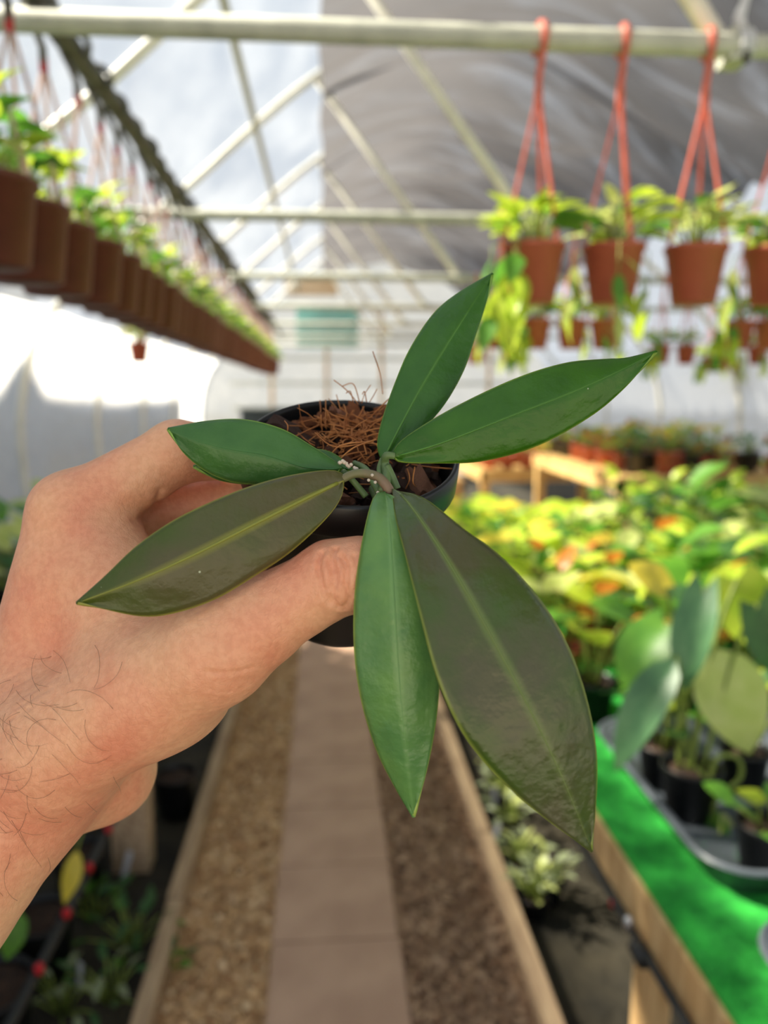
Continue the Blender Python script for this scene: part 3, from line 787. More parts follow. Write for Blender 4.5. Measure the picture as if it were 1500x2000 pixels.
tgs = ((965, 1560, .02, 'right timber edging near the seedlings'), (1068, 1700, .02, 'dark soil under the turf bench'), (960, 1640, .02, 'soil among the silvery seedlings'), (240, 1700, .0, 'soil by the left wooden leg'), (155, 1915, .0, 'soil at the lower left among pots'))
for px, py, _, wl in tgs:
    c2 = at_z(px, py+25, 0); b = MB(); b.box((0, 0, .045), (.016, .0015, .09)); b.add([(-.008, 0, 0), (.008, 0, 0), (0, 0, -.012)], [(0, 1, 2)])
    o = b.build('plant_tag', M['white_tag']); o.location = (c2.x, c2.y, .008); o.rotation_euler = (rnd.uniform(-.2, .2), rnd.uniform(-.25, .25), rnd.uniform(-.5, .5))
    tag(o, 'white plant tag stuck in the %s' % wl, 'plant tag', 'white plant tags')
# plants on the left bench, mostly hidden by the hand
for k, (y, x) in enumerate(((2.3, -.85), (2.6, -1.1), (2.9, -.8), (3.2, -1.15), (3.5, -.85), (3.9, -1.1), (2.2, -1.25), (4.2, -.8), (4.5, -1.2))):
    pr = protos[3 if k % 3 else 2]; o = copy_tree(pr[0]); o.location = (x, y, LZ+.003); o.scale = (1.1, 1.1, 1.15); o.rotation_euler = (0, 0, k*1.3)
    tag(o, '%s potted plant on the left bench, %s behind the hand' % (pr[2], ORD[k]), 'potted plant', 'dark plants on the left bench')
# a yellowing leaf and a green one hanging below the wrist
root = empty('trailing_plant', (LX-.14, 1.62, LZ+.003)); tag(root, 'trailing plant on the left bench with a yellow leaf hanging below the wrist', 'potted plant')
link('pot', POTM[(.062, .046, .105, 'blackpot')], root); link('soil', SOILM[(.062, .105)], root)
bushy(root, random.Random(77), .095, 8, .12, .1, [('oval', 'green'), ('oval', 'dark')], .09)
q0, q1 = at_y(150, 1660, 1.55), at_y(128, 1770, 1.50)
aim_leaf(root, leaf('lance', 'yellow'), q0, q1, Vector((.5, -1, .3)), wscale=1.1)
q2, q3 = at_y(40, 1780, 1.40), at_y(10, 1880, 1.36)
aim_leaf(root, leaf('oval', 'green'), q2, q3, Vector((.3, -1, .5)))
b = MB(); b.tube([v-root.location for v in catmull([Vector((LX-.14, 1.62, LZ+.1)), q0+Vector((0, .03, .1)), q0], 5)], .003, 5)
b.tube([v-root.location for v in catmull([Vector((LX-.14, 1.60, LZ+.1)), q2+Vector((0, .05, .12)), q2], 5)], .003, 5); b.build('stems', M['stem'], root, True)

# ------------------------------------------------------------------ the held plant: pot frame
RC = PC(685, 873, .300)                       # rim centre (camera space)
rd = RC.normalized()                          # view ray
upp = (Vector((0, 1, 0)) - rd*rd.y).normalized()
rgt = rd.cross(upp)
th = R(3.5); psi = R(29.0)
AX = ((upp*math.cos(th)+rgt*math.sin(th))*math.cos(psi) - rd*math.sin(psi)).normalized()
E1 = (Vector((1, 0, 0)) - AX*AX.x).normalized()
E2 = AX.cross(E1)
if E2.z > 0: E2 = -E2                         # E2 points away from the viewer
RTOP, RBOT, PH = .0430, .0295, .080
def rad_at(h):                                # outer radius, h measured down from rim (negative)
    if h > -.0135: return RTOP
    return RTOP*.945+(RBOT-RTOP*.945)*min((-h-.0135)/(PH-.0135), 1)
def pot_pt(phi, h, gap):                      # camera-space point at angle phi (0 right, 90 back), gap off the wall
    a = R(phi); rr = rad_at(h)+gap
    return RC + AX*h + (E1*math.cos(a)+E2*math.sin(a))*rr
ROOTW = W(RC-AX*PH)
held = empty('potted_plant', ROOTW); tag(held, 'small black pot held in the hand with long pointed green and bronze leaves', 'potted plant')
PM3 = M3 @ Matrix((E1, E2, AX)).transposed()  # pot frame -> world
def hobj(name, mb, mt, parent=None, smooth=True):
    return mb.build(name, mt, parent or held, smooth, off=ROOTW)
def potlathe(prof, n=64):
    b = MB(); b.lathe(prof, n)
    b.v = [tuple(ROOTW + PM3 @ Vector(v)) for v in b.v]
    return b
lipb = PH-.0135
pot_o = hobj('pot', potlathe([(0, 0), (RBOT-.003, 0), (RBOT-.0006, .0008), (RBOT, .003), (RTOP*.945, lipb-.001), (RTOP*.955, lipb-.0004), (RTOP*.992, lipb), (RTOP, lipb+.001),
      (RTOP, PH-.0012), (RTOP-.0006, PH-.0003), (RTOP-.0013, PH), (RTOP-.002, PH-.0004), (RTOP-.0026, PH-.002), (RTOP*.915, lipb), (RBOT, .004), (0, .004)]), M['blackpot'])
if AX.dot(E1.cross(E2)) < 0: pot_o.data.flip_normals()
M['bark_soil'] = mat('bark_soil', srgb(70, 42, 28), srgb(34, 20, 14), rough=.95, scale=180, bump=.002)
b = MB(); r = random.Random(3)
def soilfn(u, v):
    a = 2*PI*v; rr = .0385*u
    return Vector((rr*math.cos(a), rr*math.sin(a), PH-.016+.004*math.sin(7*a+3)*u*(1-u)*2+(1-u)*.002))
b.grid(soilfn, 8, 32); b.v = [tuple(ROOTW+PM3 @ Vector(v)) for v in b.v]
hobj('soil', b, M['bark_soil'])
M['bark'] = mat('bark', srgb(214, 132, 78), srgb(146, 80, 46), rough=.9, scale=160, stretch=(1, .25, 1), bump=.0012)
M['bark_dk'] = mat('bark_dark', srgb(112, 72, 52), srgb(58, 36, 28), rough=.9, scale=160, stretch=(1, .25, 1), bump=.0012)
M['bark_pk'] = mat('bark_pink', srgb(214, 150, 116), srgb(168, 106, 78), rough=.9, scale=160, stretch=(1, .25, 1), bump=.0012)
M['coir'] = mat('coir', srgb(214, 144, 82), srgb(164, 98, 52), rough=.8, scale=90)
cm = []
for k in range(9):
    b = MB(); rr_ = random.Random(k)
    def cf(u, v, rr_=rr_):
        return None
    # a splintered chunk: a box of 3x3x4 with jittered, torn ends
    nx, ny = 3, 5; vs = []; fs = []
    L_, w_, t_ = rr_.uniform(.7, 1.2), rr_.uniform(.35, .6), rr_.uniform(.18, .35)
    for side in (1, -1):
        for i in range(nx+1):
            for j in range(ny+1):
                e = 1 if j in (0, ny) else 0
                vs.append(((i/nx-.5)*w_+rr_.uniform(-.05, .05), (j/ny-.5)*L_+e*rr_.uniform(-.16, .16), side*t_/2+rr_.uniform(-.05, .05)))
    q = (nx+1)*(ny+1); ix = lambda i, j, s: i*(ny+1)+j+s*q
    for i in range(nx):
        for j in range(ny):
            fs.append((ix(i, j, 0), ix(i+1, j, 0), ix(i+1, j+1, 0), ix(i, j+1, 0))); fs.append((ix(i, j+1, 1), ix(i+1, j+1, 1), ix(i+1, j, 1), ix(i, j, 1)))
    for i in range(nx): fs.append((ix(i, 0, 1), ix(i+1, 0, 1), ix(i+1, 0, 0), ix(i, 0, 0))); fs.append((ix(i, ny, 0), ix(i+1, ny, 0), ix(i+1, ny, 1), ix(i, ny, 1)))
    for j in range(ny): fs.append((ix(0, j, 0), ix(0, j+1, 0), ix(0, j+1, 1), ix(0, j, 1))); fs.append((ix(nx, j, 1), ix(nx, j+1, 1), ix(nx, j+1, 0), ix(nx, j, 0)))
    b.add(vs, fs); cm.append([b.mesh('bark_chip', M[m_]) for m_ in ('bark', 'bark_dk', 'bark_pk')])
def chip(phi, rr_, z, size, mi, k, rx, ry, rz):
    loc = PM3 @ Vector((rr_*math.cos(R(phi)), rr_*math.sin(R(phi)), PH+z))
    o = link('bark_chip', cm[k % 9][mi], held, loc)
    o.rotation_euler = (PM3 @ (Matrix.Rotation(rz, 3, 'Z') @ Matrix.Rotation(rx, 3, 'X') @ Matrix.Rotation(ry, 3, 'Y'))).to_euler(); o.scale = (size,)*3
for k in range(120):
    rr_ = .0345*math.sqrt(r.random()); phi = r.uniform(0, 360)
    back = math.sin(R(phi))*rr_/.034
    mi = r.choices((0, 1, 2), ((4, 3, 1) if back > .1 else (1, 5, 1.2)))[0]
    chip(phi, rr_, -.012+(.010*max(0, back))+r.uniform(-.003, .004), r.uniform(.006, .013), mi, k, r.uniform(-.6, .6), r.uniform(-.6, .6), r.uniform(0, 6.28))
# the big chunks that stand out
chip(150, .027, -.003, .016, 1, 2, .35, .3, 1.2); chip(108, .022, -.002, .0135, 0, 3, .4, .2, .5); chip(85, .029, -.002, .013, 0, 5, .3, -.3, 1.1)
chip(70, .022, -.002, .013, 2, 1, .4, .3, .2); chip(125, .030, -.003, .013, 0, 4, .2, .5, 2.1); chip(335, .030, -.0075, .017, 2, 7, .2, .3, .4)
chip(95, .016, -.003, .012, 0, 6, .5, .1, 1.8); chip(60, .029, -.002, .012, 2, 8, .3, .2, 2.6); chip(250, .026, -.008, .014, 2, 0, .1, .2, 1.4); chip(165, .029, -.005, .013, 1, 6, .5, .1, .3)
chip(100, .027, .000, .010, 2, 2, .7, .2, 2.4); chip(80, .020, .000, .010, 0, 7, .3, .6, .9); chip(115, .026, .000, .009, 0, 1, .2, .7, 1.5)
b = MB(); r = random.Random(9)
for k in range(230):
    phi = R(r.gauss(95, 60)); rr_ = .025*math.sqrt(r.random()); p0 = Vector((rr_*math.cos(phi), rr_*math.sin(phi), PH-.007+.008*max(0, math.sin(phi))))
    d = Vector((r.gauss(0, 1), r.gauss(0, 1), abs(r.gauss(0, .3)))).normalized(); L_ = r.uniform(.004, .012); cv = Vector((r.gauss(0, 1), r.gauss(0, 1), r.gauss(0, .6)))*.003
    pts = [p0+d*L_*t+cv*t*t for t in (0, .33, .66, 1)]
    b.tube([ROOTW+PM3 @ p for p in pts], r.uniform(.00012, .00032), 4)
for (x0, y0, x1, y1, x2, y2) in ((700, 790, 680, 765, 652, 742), (702, 785, 690, 750, 668, 755), (706, 788, 712, 770, 724, 752), (690, 785, 684, 764, 676, 768), (748, 770, 742, 730, 728, 686), (716, 785, 712, 765, 708, 770), (722, 785, 730, 772, 736, 760)):
    b.tube(catmull([P(x0, y0, .322), P(x1, y1, .320), P(x2, y2, .318)], 5), .00022, 4)
for (x0, y0, x1, y1, x2, y2) in ((640, 900, 665, 870, 730, 862), (655, 905, 690, 875, 735, 858), (615, 845, 650, 872, 700, 868), (795, 915, 800, 935, 792, 955), (810, 912, 806, 940, 812, 950), (560, 850, 562, 832, 556, 822)):
    b.tube(catmull([P(x0, y0, .285), P(x1, y1, .283), P(x2, y2, .287)], 6), .00028, 4)
o = hobj('coir_fibre', b, M['coir']); tag(o, kind='stuff')

# ------------------------------------------------------------------ hero leaves
def hero_leaf_mat(name, base, blotch, edge, rib, blotch_amt=.5, rough=.36, tr=.12, bscale=70, ribw=.04):
    m, n, bs = newmat(name); L = n.links.new
    uv = n.nodes.new('ShaderNodeUVMap'); uv.uv_map = 'leaf'; sp = n.nodes.new('ShaderNodeSeparateXYZ'); L(uv.outputs[0], sp.inputs[0])
    tcn = n.nodes.new('ShaderNodeTexCoord')
    n1 = n.nodes.new('ShaderNodeTexNoise'); n1.inputs['Scale'].default_value = bscale; n1.inputs['Detail'].default_value = 6; L(tcn.outputs['Object'], n1.inputs['Vector'])
    rp = n.nodes.new('ShaderNodeValToRGB'); rp.color_ramp.elements[0].position = .5-blotch_amt*.25; rp.color_ramp.elements[1].position = .5+.2
    rp.color_ramp.elements[0].color = base; rp.color_ramp.elements[1].color = blotch; L(n1.outputs['Fac'], rp.inputs[0])
    # |u-.5| -> distance from the midrib
    sb_ = n.nodes.new('ShaderNodeMath'); sb_.operation = 'SUBTRACT'; sb_.inputs[1].default_value = .5; L(sp.outputs['X'], sb_.inputs[0])
    ab = n.nodes.new('ShaderNodeMath'); ab.operation = 'ABSOLUTE'; L(sb_.outputs[0], ab.inputs[0])
    mr = n.nodes.new('ShaderNodeMapRange'); mr.inputs['From Min'].default_value = ribw*.2; mr.inputs['From Max'].default_value = ribw; mr.inputs['To Min'].default_value = .75; mr.inputs['To Max'].default_value = 0; L(ab.outputs[0], mr.inputs[0])
    fade = n.nodes.new('ShaderNodeMapRange'); fade.inputs['From Min'].default_value = .2; fade.inputs['From Max'].default_value = 1.0; fade.inputs['To Min'].default_value = 1; fade.inputs['To Max'].default_value = .15; L(sp.outputs['Y'], fade.inputs[0])
    ml = n.nodes.new('ShaderNodeMath'); ml.operation = 'MULTIPLY'; L(mr.outputs[0], ml.inputs[0]); L(fade.outputs[0], ml.inputs[1])
    mx = n.nodes.new('ShaderNodeMixRGB'); mx.inputs[2].default_value = rib; L(ml.outputs[0], mx.inputs[0]); L(rp.outputs[0], mx.inputs[1])
    me_ = n.nodes.new('ShaderNodeMapRange'); me_.inputs['From Min'].default_value = .475; me_.inputs['From Max'].default_value = .497; me_.inputs['To Min'].default_value = 0; me_.inputs['To Max'].default_value = .85; L(ab.outputs[0], me_.inputs[0])
    mx2 = n.nodes.new('ShaderNodeMixRGB'); mx2.inputs[2].default_value = edge; L(me_.outputs[0], mx2.inputs[0]); L(mx.outputs[0], mx2.inputs[1])
    # tiny pale specks
    vo = n.nodes.new('ShaderNodeTexVoronoi'); vo.inputs['Scale'].default_value = 130; L(tcn.outputs['Object'], vo.inputs['Vector'])
    lt = n.nodes.new('ShaderNodeMath'); lt.operation = 'LESS_THAN'; lt.inputs[1].default_value = .045; L(vo.outputs['Distance'], lt.inputs[0])
    vc = n.nodes.new('ShaderNodeSeparateColor'); L(vo.outputs['Color'], vc.inputs[0])
    gt = n.nodes.new('ShaderNodeMath'); gt.operation = 'GREATER_THAN'; gt.inputs[1].default_value = .86; L(vc.outputs[0], gt.inputs[0])
    mm = n.nodes.new('ShaderNodeMath'); mm.operation = 'MULTIPLY'; L(lt.outputs[0], mm.inputs[0]); L(gt.outputs[0], mm.inputs[1])
    mx3 = n.nodes.new('ShaderNodeMixRGB'); mx3.inputs[2].default_value = srgb(190, 200, 170); L(mm.outputs[0], mx3.inputs[0]); L(mx2.outputs[0], mx3.inputs[1])
    L(mx3.outputs[0], bs.inputs['Base Color']); bs.inputs['Roughness'].default_value = rough; bs.inputs['Specular IOR Level'].default_value = .5
    # relief: side veins and waxy unevenness
    n2 = n.nodes.new('ShaderNodeTexNoise'); n2.inputs['Scale'].default_value = 150; n2.inputs['Detail'].default_value = 5; L(tcn.outputs['Object'], n2.inputs['Vector'])
    n3 = n.nodes.new('ShaderNodeTexNoise'); n3.inputs['Scale'].default_value = 700; n3.inputs['Detail'].default_value = 3; L(tcn.outputs['Object'], n3.inputs['Vector'])
    b1 = n.nodes.new('ShaderNodeBump'); b1.inputs['Distance'].default_value = .0014; b1.inputs['Strength'].default_value = .6; L(n2.outputs['Fac'], b1.inputs['Height'])
    b2 = n.nodes.new('ShaderNodeBump'); b2.inputs['Distance'].default_value = .00008; b2.inputs['Strength'].default_value = .6; L(n3.outputs['Fac'], b2.inputs['Height']); L(b1.outputs[0], b2.inputs['Normal'])
    L(b2.outputs[0], bs.inputs['Normal'])
    tr_ = n.nodes.new('ShaderNodeBsdfTranslucent'); L(mx3.outputs[0], tr_.inputs[0]); ms = n.nodes.new('ShaderNodeMixShader'); ms.inputs[0].default_value = tr
    L(bs.outputs[0], ms.inputs[1]); L(tr_.outputs[0], ms.inputs[2]); L(ms.outputs[0], n.nodes['Material Output'].inputs[0])
    return m
HL = {
 'A': hero_leaf_mat('leaf_upper', srgb(60, 112, 34), srgb(48, 98, 28), srgb(136, 176, 70), srgb(96, 146, 52), ribw=.03, tr=.2),
 'B': hero_leaf_mat('leaf_right', srgb(62, 116, 18), srgb(50, 102, 14), srgb(150, 180, 70), srgb(92, 144, 40), ribw=.022, tr=.25),
 'C': hero_leaf_mat('leaf_left_green', srgb(66, 114, 48), srgb(52, 100, 40), srgb(146, 184, 80), srgb(74, 126, 54), ribw=.02),
 'D': hero_leaf_mat('leaf_bronze_left', srgb(88, 84, 48), srgb(70, 88, 18), srgb(168, 164, 72), srgb(160, 160, 52), blotch_amt=.35, ribw=.075, bscale=38),
 'E': hero_leaf_mat('leaf_lower_green', srgb(92, 138, 76), srgb(112, 156, 80), srgb(172, 192, 90), srgb(126, 168, 100), ribw=.06, rough=.27),
 'F': hero_leaf_mat('leaf_bronze_large', srgb(84, 84, 54), srgb(62, 94, 14), srgb(146, 160, 70), srgb(120, 142, 72), blotch_amt=.25, ribw=.06, bscale=34, rough=.27),
}
RIBR = {'A': .0004, 'B': .0004, 'C': .0003, 'D': .0007, 'E': .0003, 'F': .0005}
HR = {k: mat('midrib_'+k, srgb(*c), rough=.45) for k, c in (('A', (74, 124, 42)), ('B', (72, 122, 38)), ('C', (54, 108, 46)), ('D', (132, 136, 50)), ('E', (104, 148, 84)), ('F', (104, 122, 62)))}
M['petiole'] = mat('petiole', srgb(128, 104, 84), srgb(110, 112, 72), rough=.5, scale=90)
M['petiole_g'] = mat('green_petiole', srgb(110, 136, 82), srgb(84, 108, 62), rough=.45, scale=90)
def interp(tab, t):
    for (a, b_) in zip(tab, tab[1:]):
        if a[0] <= t <= b_[0]:
            f = (t-a[0])/max(b_[0]-a[0], 1e-9); f = f*f*(3-2*f) if False else f
            return a[1]+(b_[1]-a[1])*f
    return tab[-1][1]
def hero_leaf(key, Lp, Rp, depth, fold=0.0, mid=None, thick=.0011, N=44, K=14, wav=.0006):
    Lc = resample([(x, y, 0) for x, y in [v[:2] for v in catmull([(x, y, 0) for x, y in Lp], 6)]], N)
    Rc_ = resample([(x, y, 0) for x, y in [v[:2] for v in catmull([(x, y, 0) for x, y in Rp], 6)]], N)
    Mc = [l.lerp(r_, .5) for l, r_ in zip(Lc, Rc_)] if mid is None else resample([(v[0], v[1], 0) for v in catmull([(x, y, 0) for x, y in mid], 6)], N)
    vs = []; uvs = []; rib = []
    dtab = [(t, d) for t, d in depth]
    dc = catmull([(t, d, 0) for t, d in dtab], 8); dt = [(v.x, v.y) for v in dc]
    for i in range(N+1):
        t = i/N
        for j in range(K+1):
            s = j/K*2-1
            p = Mc[i].lerp(Rc_[i], s) if s >= 0 else Mc[i].lerp(Lc[i], -s)
            env = math.sin(PI*min(max(t, 0), 1))**.6
            f_ = fold[0 if s < 0 else 1] if isinstance(fold, tuple) else fold
            d = interp(dt, t) + f_*abs(s)**1.25*env + wav*math.sin(7*t+4*s)*abs(s) + wav*.8*math.sin(15*t-3*s)*s*s
            d -= .00015*max(0, 1-abs(s)*7)          # raised midrib side
            vs.append(P(p.x, p.y, d)); uvs.append((j/K, t))
            if j == K//2: rib.append((p.x, p.y, d))
    fs = [(i*(K+1)+j, (i+1)*(K+1)+j, (i+1)*(K+1)+j+1, i*(K+1)+j+1) for i in range(N) for j in range(K)]
    me = bpy.data.meshes.new('leaf'); me.from_pydata([tuple(v-ROOTW) for v in vs], [], fs); me.update()
    me.polygons.foreach_set('use_smooth', [True]*len(me.polygons))
    ul = me.uv_layers.new(name='leaf')
    for lp_ in me.loops: ul.data[lp_.index].uv = uvs[lp_.vertex_index]
    me.materials.append(HL[key])
    o = link('leaf', me, held); solidify(o, thick, 0)
    b = MB(); n_ = len(rib)-2
    b.tube([P(x, y, d-thick*.42) for x, y, d in rib[1:-1]], [RIBR[key]*(1-.75*i/n_) for i in range(n_+1)], 8)
    b.build('midrib', HR[key], o, True, off=ROOTW)
    return o, rib
lA, _ = hero_leaf('A', [(748, 900), (738, 872), (746, 826), (772, 748), (800, 682), (848, 612), (900, 570), (962, 535)],
                  [(748, 900), (790, 872), (858, 802), (905, 725), (930, 650), (952, 585), (962, 535)], [(0, .272), (.35, .278), (.7, .287), (1, .297)], fold=(.004, .002), mid=[(748, 900), (770, 855), (810, 780), (860, 695), (920, 600), (962, 535)])
lB, _ = hero_leaf('B', [(768, 893), (775, 872), (805, 846), (885, 798), (1000, 742), (1100, 711), (1180, 703), (1222, 701), (1282, 687)],
                  [(768, 893), (785, 903), (850, 905), (940, 900), (1050, 870), (1150, 815), (1215, 762), (1262, 712), (1282, 687)], [(0, .268), (.3, .262), (.65, .262), (1, .270)], fold=(.004, .003), mid=[(768, 893), (860, 866), (1000, 812), (1120, 765), (1210, 724), (1282, 687)])
lC, _ = hero_leaf('C', [(668, 914), (640, 893), (608, 872), (550, 838), (480, 820), (400, 824), (328, 838)],
                  [(668, 914), (640, 940), (580, 960), (500, 946), (450, 940), (400, 918), (355, 880), (328, 838)], [(0, .268), (.4, .266), (1, .270)], fold=.004)
hero_leaf('C', [(690, 918), (640, 882), (560, 880), (480, 890), (420, 900), (378, 911)], [(690, 918), (640, 930), (560, 945), (480, 945), (420, 935), (378, 911)], [(0, .279), (.4, .281), (1, .279)], fold=.003)
lD, ribD = hero_leaf('D', [(671, 938), (662, 922), (620, 921), (540, 936), (450, 965), (350, 1011), (270, 1066), (205, 1128), (150, 1178)],
                  [(671, 938), (668, 968), (640, 1010), (570, 1075), (500, 1122), (420, 1170), (340, 1197), (280, 1203), (210, 1191), (150, 1178)], [(0, .262), (.35, .247), (.7, .240), (1, .243)], fold=(.005, .004),
                  mid=[(671, 938), (600, 972), (500, 1022), (380, 1083), (260, 1137), (150, 1178)])
lE, _ = hero_leaf('E', [(752, 962), (730, 972), (712, 1040), (695, 1150), (692, 1260), (705, 1360), (735, 1460), (772, 1535), (808, 1595)],
                  [(752, 962), (785, 985), (830, 1080), (853, 1190), (860, 1290), (853, 1390), (838, 1480), (822, 1550), (808, 1595)], [(0, .2615), (.12, .246), (.3, .2375), (.65, .238), (1, .246)], fold=(.007, .004), mid=[(752, 962), (762, 1040), (772, 1200), (782, 1350), (797, 1500), (808, 1595)])
lF, _ = hero_leaf('F', [(768, 957), (772, 1010), (790, 1080), (820, 1200), (850, 1312), (882, 1392), (922, 1460), (985, 1530), (1060, 1595), (1155, 1662)],
                  [(768, 957), (830, 975), (900, 1030), (980, 1090), (1060, 1180), (1112, 1270), (1146, 1370), (1164, 1480), (1161, 1590), (1155, 1662)], [(0, .2605), (.12, .243), (.3, .231), (.65, .228), (1, .238)], fold=(-.003, .008), mid=[(768, 957), (800, 985), (880, 1105), (985, 1290), (1062, 1440), (1120, 1570), (1155, 1662)])
for o, lb in ((lA, 'upright green leaf at the back of the pot'), (lB, 'long green leaf pointing right'), (lC, 'green leaf pointing left over the index finger'),
              (lD, 'bronze leaf crossing the back of the hand'), (lE, 'green leaf hanging straight down'), (lF, 'largest leaf, bronze, hanging to the lower right')):
    o['label'] = lb
# stems and leaf stalks
def stalk(pts, rads, mt, name='stem'):
    b = MB(); c_ = catmull([P(*p) for p in pts], 6)
    rr_ = [interp([(i/(len(rads)-1), v) for i, v in enumerate(rads)], k/(len(c_)-1)) for k in range(len(c_))]
    b.tube(c_, rr_, 10); return hobj(name, b, M[mt])
stalk([(762, 962, .2625), (752, 945, .262), (738, 932, .263), (715, 925, .264), (690, 926, .264), (668, 936, .2625)], [.0019, .0018, .0017, .0016, .0015, .0014], 'petiole')
stalk([(748, 962, .264), (756, 930, .268), (752, 905, .270), (755, 890, .268), (772, 891, .2675)], [.0019, .0018, .0015, .0014, .0012], 'petiole_g')
stalk([(775, 955, .268), (765, 930, .268), (756, 910, .269)], [.0015, .0014, .0013], 'petiole_g')
stalk([(744, 935, .270), (742, 915, .272), (748, 896, .272)], [.0012, .0012, .0011], 'petiole_g')
stalk([(715, 970, .272), (690, 940, .272), (670, 920, .2685)], [.0012, .0011, .001], 'petiole_g')
stalk([(740, 960, .268), (715, 918, .278), (692, 905, .284)], [.0014, .0013, .0012], 'petiole_g')
stalk([(752, 962, .264), (740, 975, .272), (730, 955, .285)], [.0016, .0018, .002], 'petiole_g')
b = MB(); r = random.Random(2); M['spur'] = mat('white_spur', srgb(226, 216, 200), srgb(200, 184, 164), rough=.7, scale=300)
for k in range(16):
    f = k/15; q = P(664+f*34+r.uniform(-3, 3), 900+f*16+r.uniform(-4, 4), .2665); s = r.uniform(.0005, .0009)
    b.lathe([(0, -s), (s*.8, -s*.5), (s, 0), (s*.8, s*.6), (0, s)], 6); o_ = len(b.v)-30
    b.v[o_:] = [tuple(Vector(v)+q) for v in b.v[o_:]]
for (x, y) in ((727, 928), (720, 938), (733, 942), (738, 962)):
    q = P(x, y, .2605); s = .0006; b.lathe([(0, -s), (s*.8, -s*.5), (s, 0), (s*.8, s*.6), (0, s)], 6); o_ = len(b.v)-30
    b.v[o_:] = [tuple(Vector(v)+q) for v in b.v[o_:]]
hobj('flower_spur', b, M['spur'])

# ------------------------------------------------------------------ the hand (signed distance field -> one continuous skin)
def c3(px, py, d): return np.array(PC(px, py, d), dtype=np.float32)
def pp3(phi, h, gap): return np.array(pot_pt(phi, h, gap), dtype=np.float32)
def cone(p, a, b_, ra, rb):
    ab = b_-a; L2 = float(ab.dot(ab))
    pa = p-a
    t = np.clip(pa @ ab / L2, 0, 1)
    q = pa - t[..., None]*ab
    return np.sqrt(np.einsum('...i,...i->...', q, q)) - (ra+(rb-ra)*t)
def smin(a, b_, k):
    h = np.clip(.5+.5*(b_-a)/k, 0, 1)
    return b_+(a-b_)*h - k*h*(1-h)
palm_c = [  # px,py,depth,radius x2
 ((-520, 2300, .275), .034, (80, 1490, .287), .0255), ((-520, 2270, .318), .034, (80, 1510, .318), .0245),
 ((70, 1510, .300), .026, (120, 1440, .300), .027),
 ((130, 1440, .276), .0235, (420, 1268, .262), .0175),
 ((60, 1430, .296), .0225, (140, 1003, .300), .0158), ((60, 1440, .314), .022, (132, 1060, .322), .0152),
 ((75, 1460, .332), .020, (132, 1130, .343), .0145), ((95, 1490, .342), .020, (140, 1210, .360), .0135),
 ((320, 1320, .283), .026, (200, 1150, .296), .020), ((235, 1330, .315), .028, (190, 1200, .325), .022),
 ((205, 1505, .328), .0215, (190, 1380, .335), .024),
 ((300, 1230, .285), .012, (210, 1060, .300), .013),
]
thumb_c = [((420, 1268, .262), .0172, (500, 1218, .2605), .0150), ((500, 1218, .2605), .0150, (648, 1130, .2575), .0122), ((648, 1130, .2575), .0124, (705, 1121, .2565), .0118), ((705, 1121, .2565), .0118, (782, 1116, .2545), .0094)]
def finger(mcp, pip, r0, r1, r2, r3, dip, tip):
    return [(c3(*mcp), r0, c3(*pip), r1), (c3(*pip), r1*1.02, dip, r2), (dip, r2, tip, r3)]
fingers = [
 finger((140, 1003, .300), (348, 882, .306), .0150, .0122, .0100, .0082, pp3(163, -.016, .0102), pp3(118, -.020, .0088)),
 finger((132, 1060, .322), (345, 985, .332), .0146, .0122, .0102, .0084, pp3(165, -.036, .0103), pp3(112, -.036, .0086)),
 finger((132, 1130, .343), (320, 1090, .350), .0138, .0116, .0098, .0080, pp3(165, -.054, .0099), pp3(115, -.053, .0082)),
 finger((140, 1210, .360), (310, 1190, .360), .0126, .0104, .0088, .0072, pp3(165, -.070, .0089), pp3(120, -.068, .0074)),
]
thumb_cr = []
def hand_sdf(p, detail=False):
    d = None
    for a, ra, b_, rb in palm_c:
        q = cone(p, c3(*a), c3(*b_), ra, rb); d = q if d is None else smin(d, q, .014)
    t = None
    for a, ra, b_, rb in thumb_c:
        q = cone(p, c3(*a), c3(*b_), ra, rb); t = q if t is None else smin(t, q, .004)
    d = smin(d, t, .009)
    fs_ = None
    for fg in fingers:
        f = None
        for a, ra, b_, rb in fg:
            q = cone(p, a, b_, ra, rb); f = q if f is None else smin(f, q, .0035)
        fs_ = f if fs_ is None else smin(fs_, f, .0016)
    d = smin(d, fs_, .006)
    # the flesh gives way where it presses on the pot
    ax = np.array(AX, dtype=np.float32); v = p-np.array(RC, dtype=np.float32); hh = v @ ax
    rr_ = np.sqrt(np.maximum(np.einsum('...i,...i->...', v, v)-hh*hh, 0))
    wall = np.where(hh > -.0136, RTOP, RTOP*.945+(RBOT-RTOP*.945)*np.clip((-hh-.0135)/(PH-.0135), 0, 1))
    inside = np.maximum(rr_-wall-.0004, np.maximum(hh-.0, -hh-PH-.0004))
    d = np.maximum(d, -inside)
    if detail:
        for pts, w_, dep in CREASES:
            m_ = None
            for a, b_ in zip(pts, pts[1:]):
                q = cone(p, a, b_, 0, 0); m_ = q if m_ is None else np.minimum(m_, q)
            d = d + dep*np.exp(-(m_/w_)**2)
    return d
CREASES = []
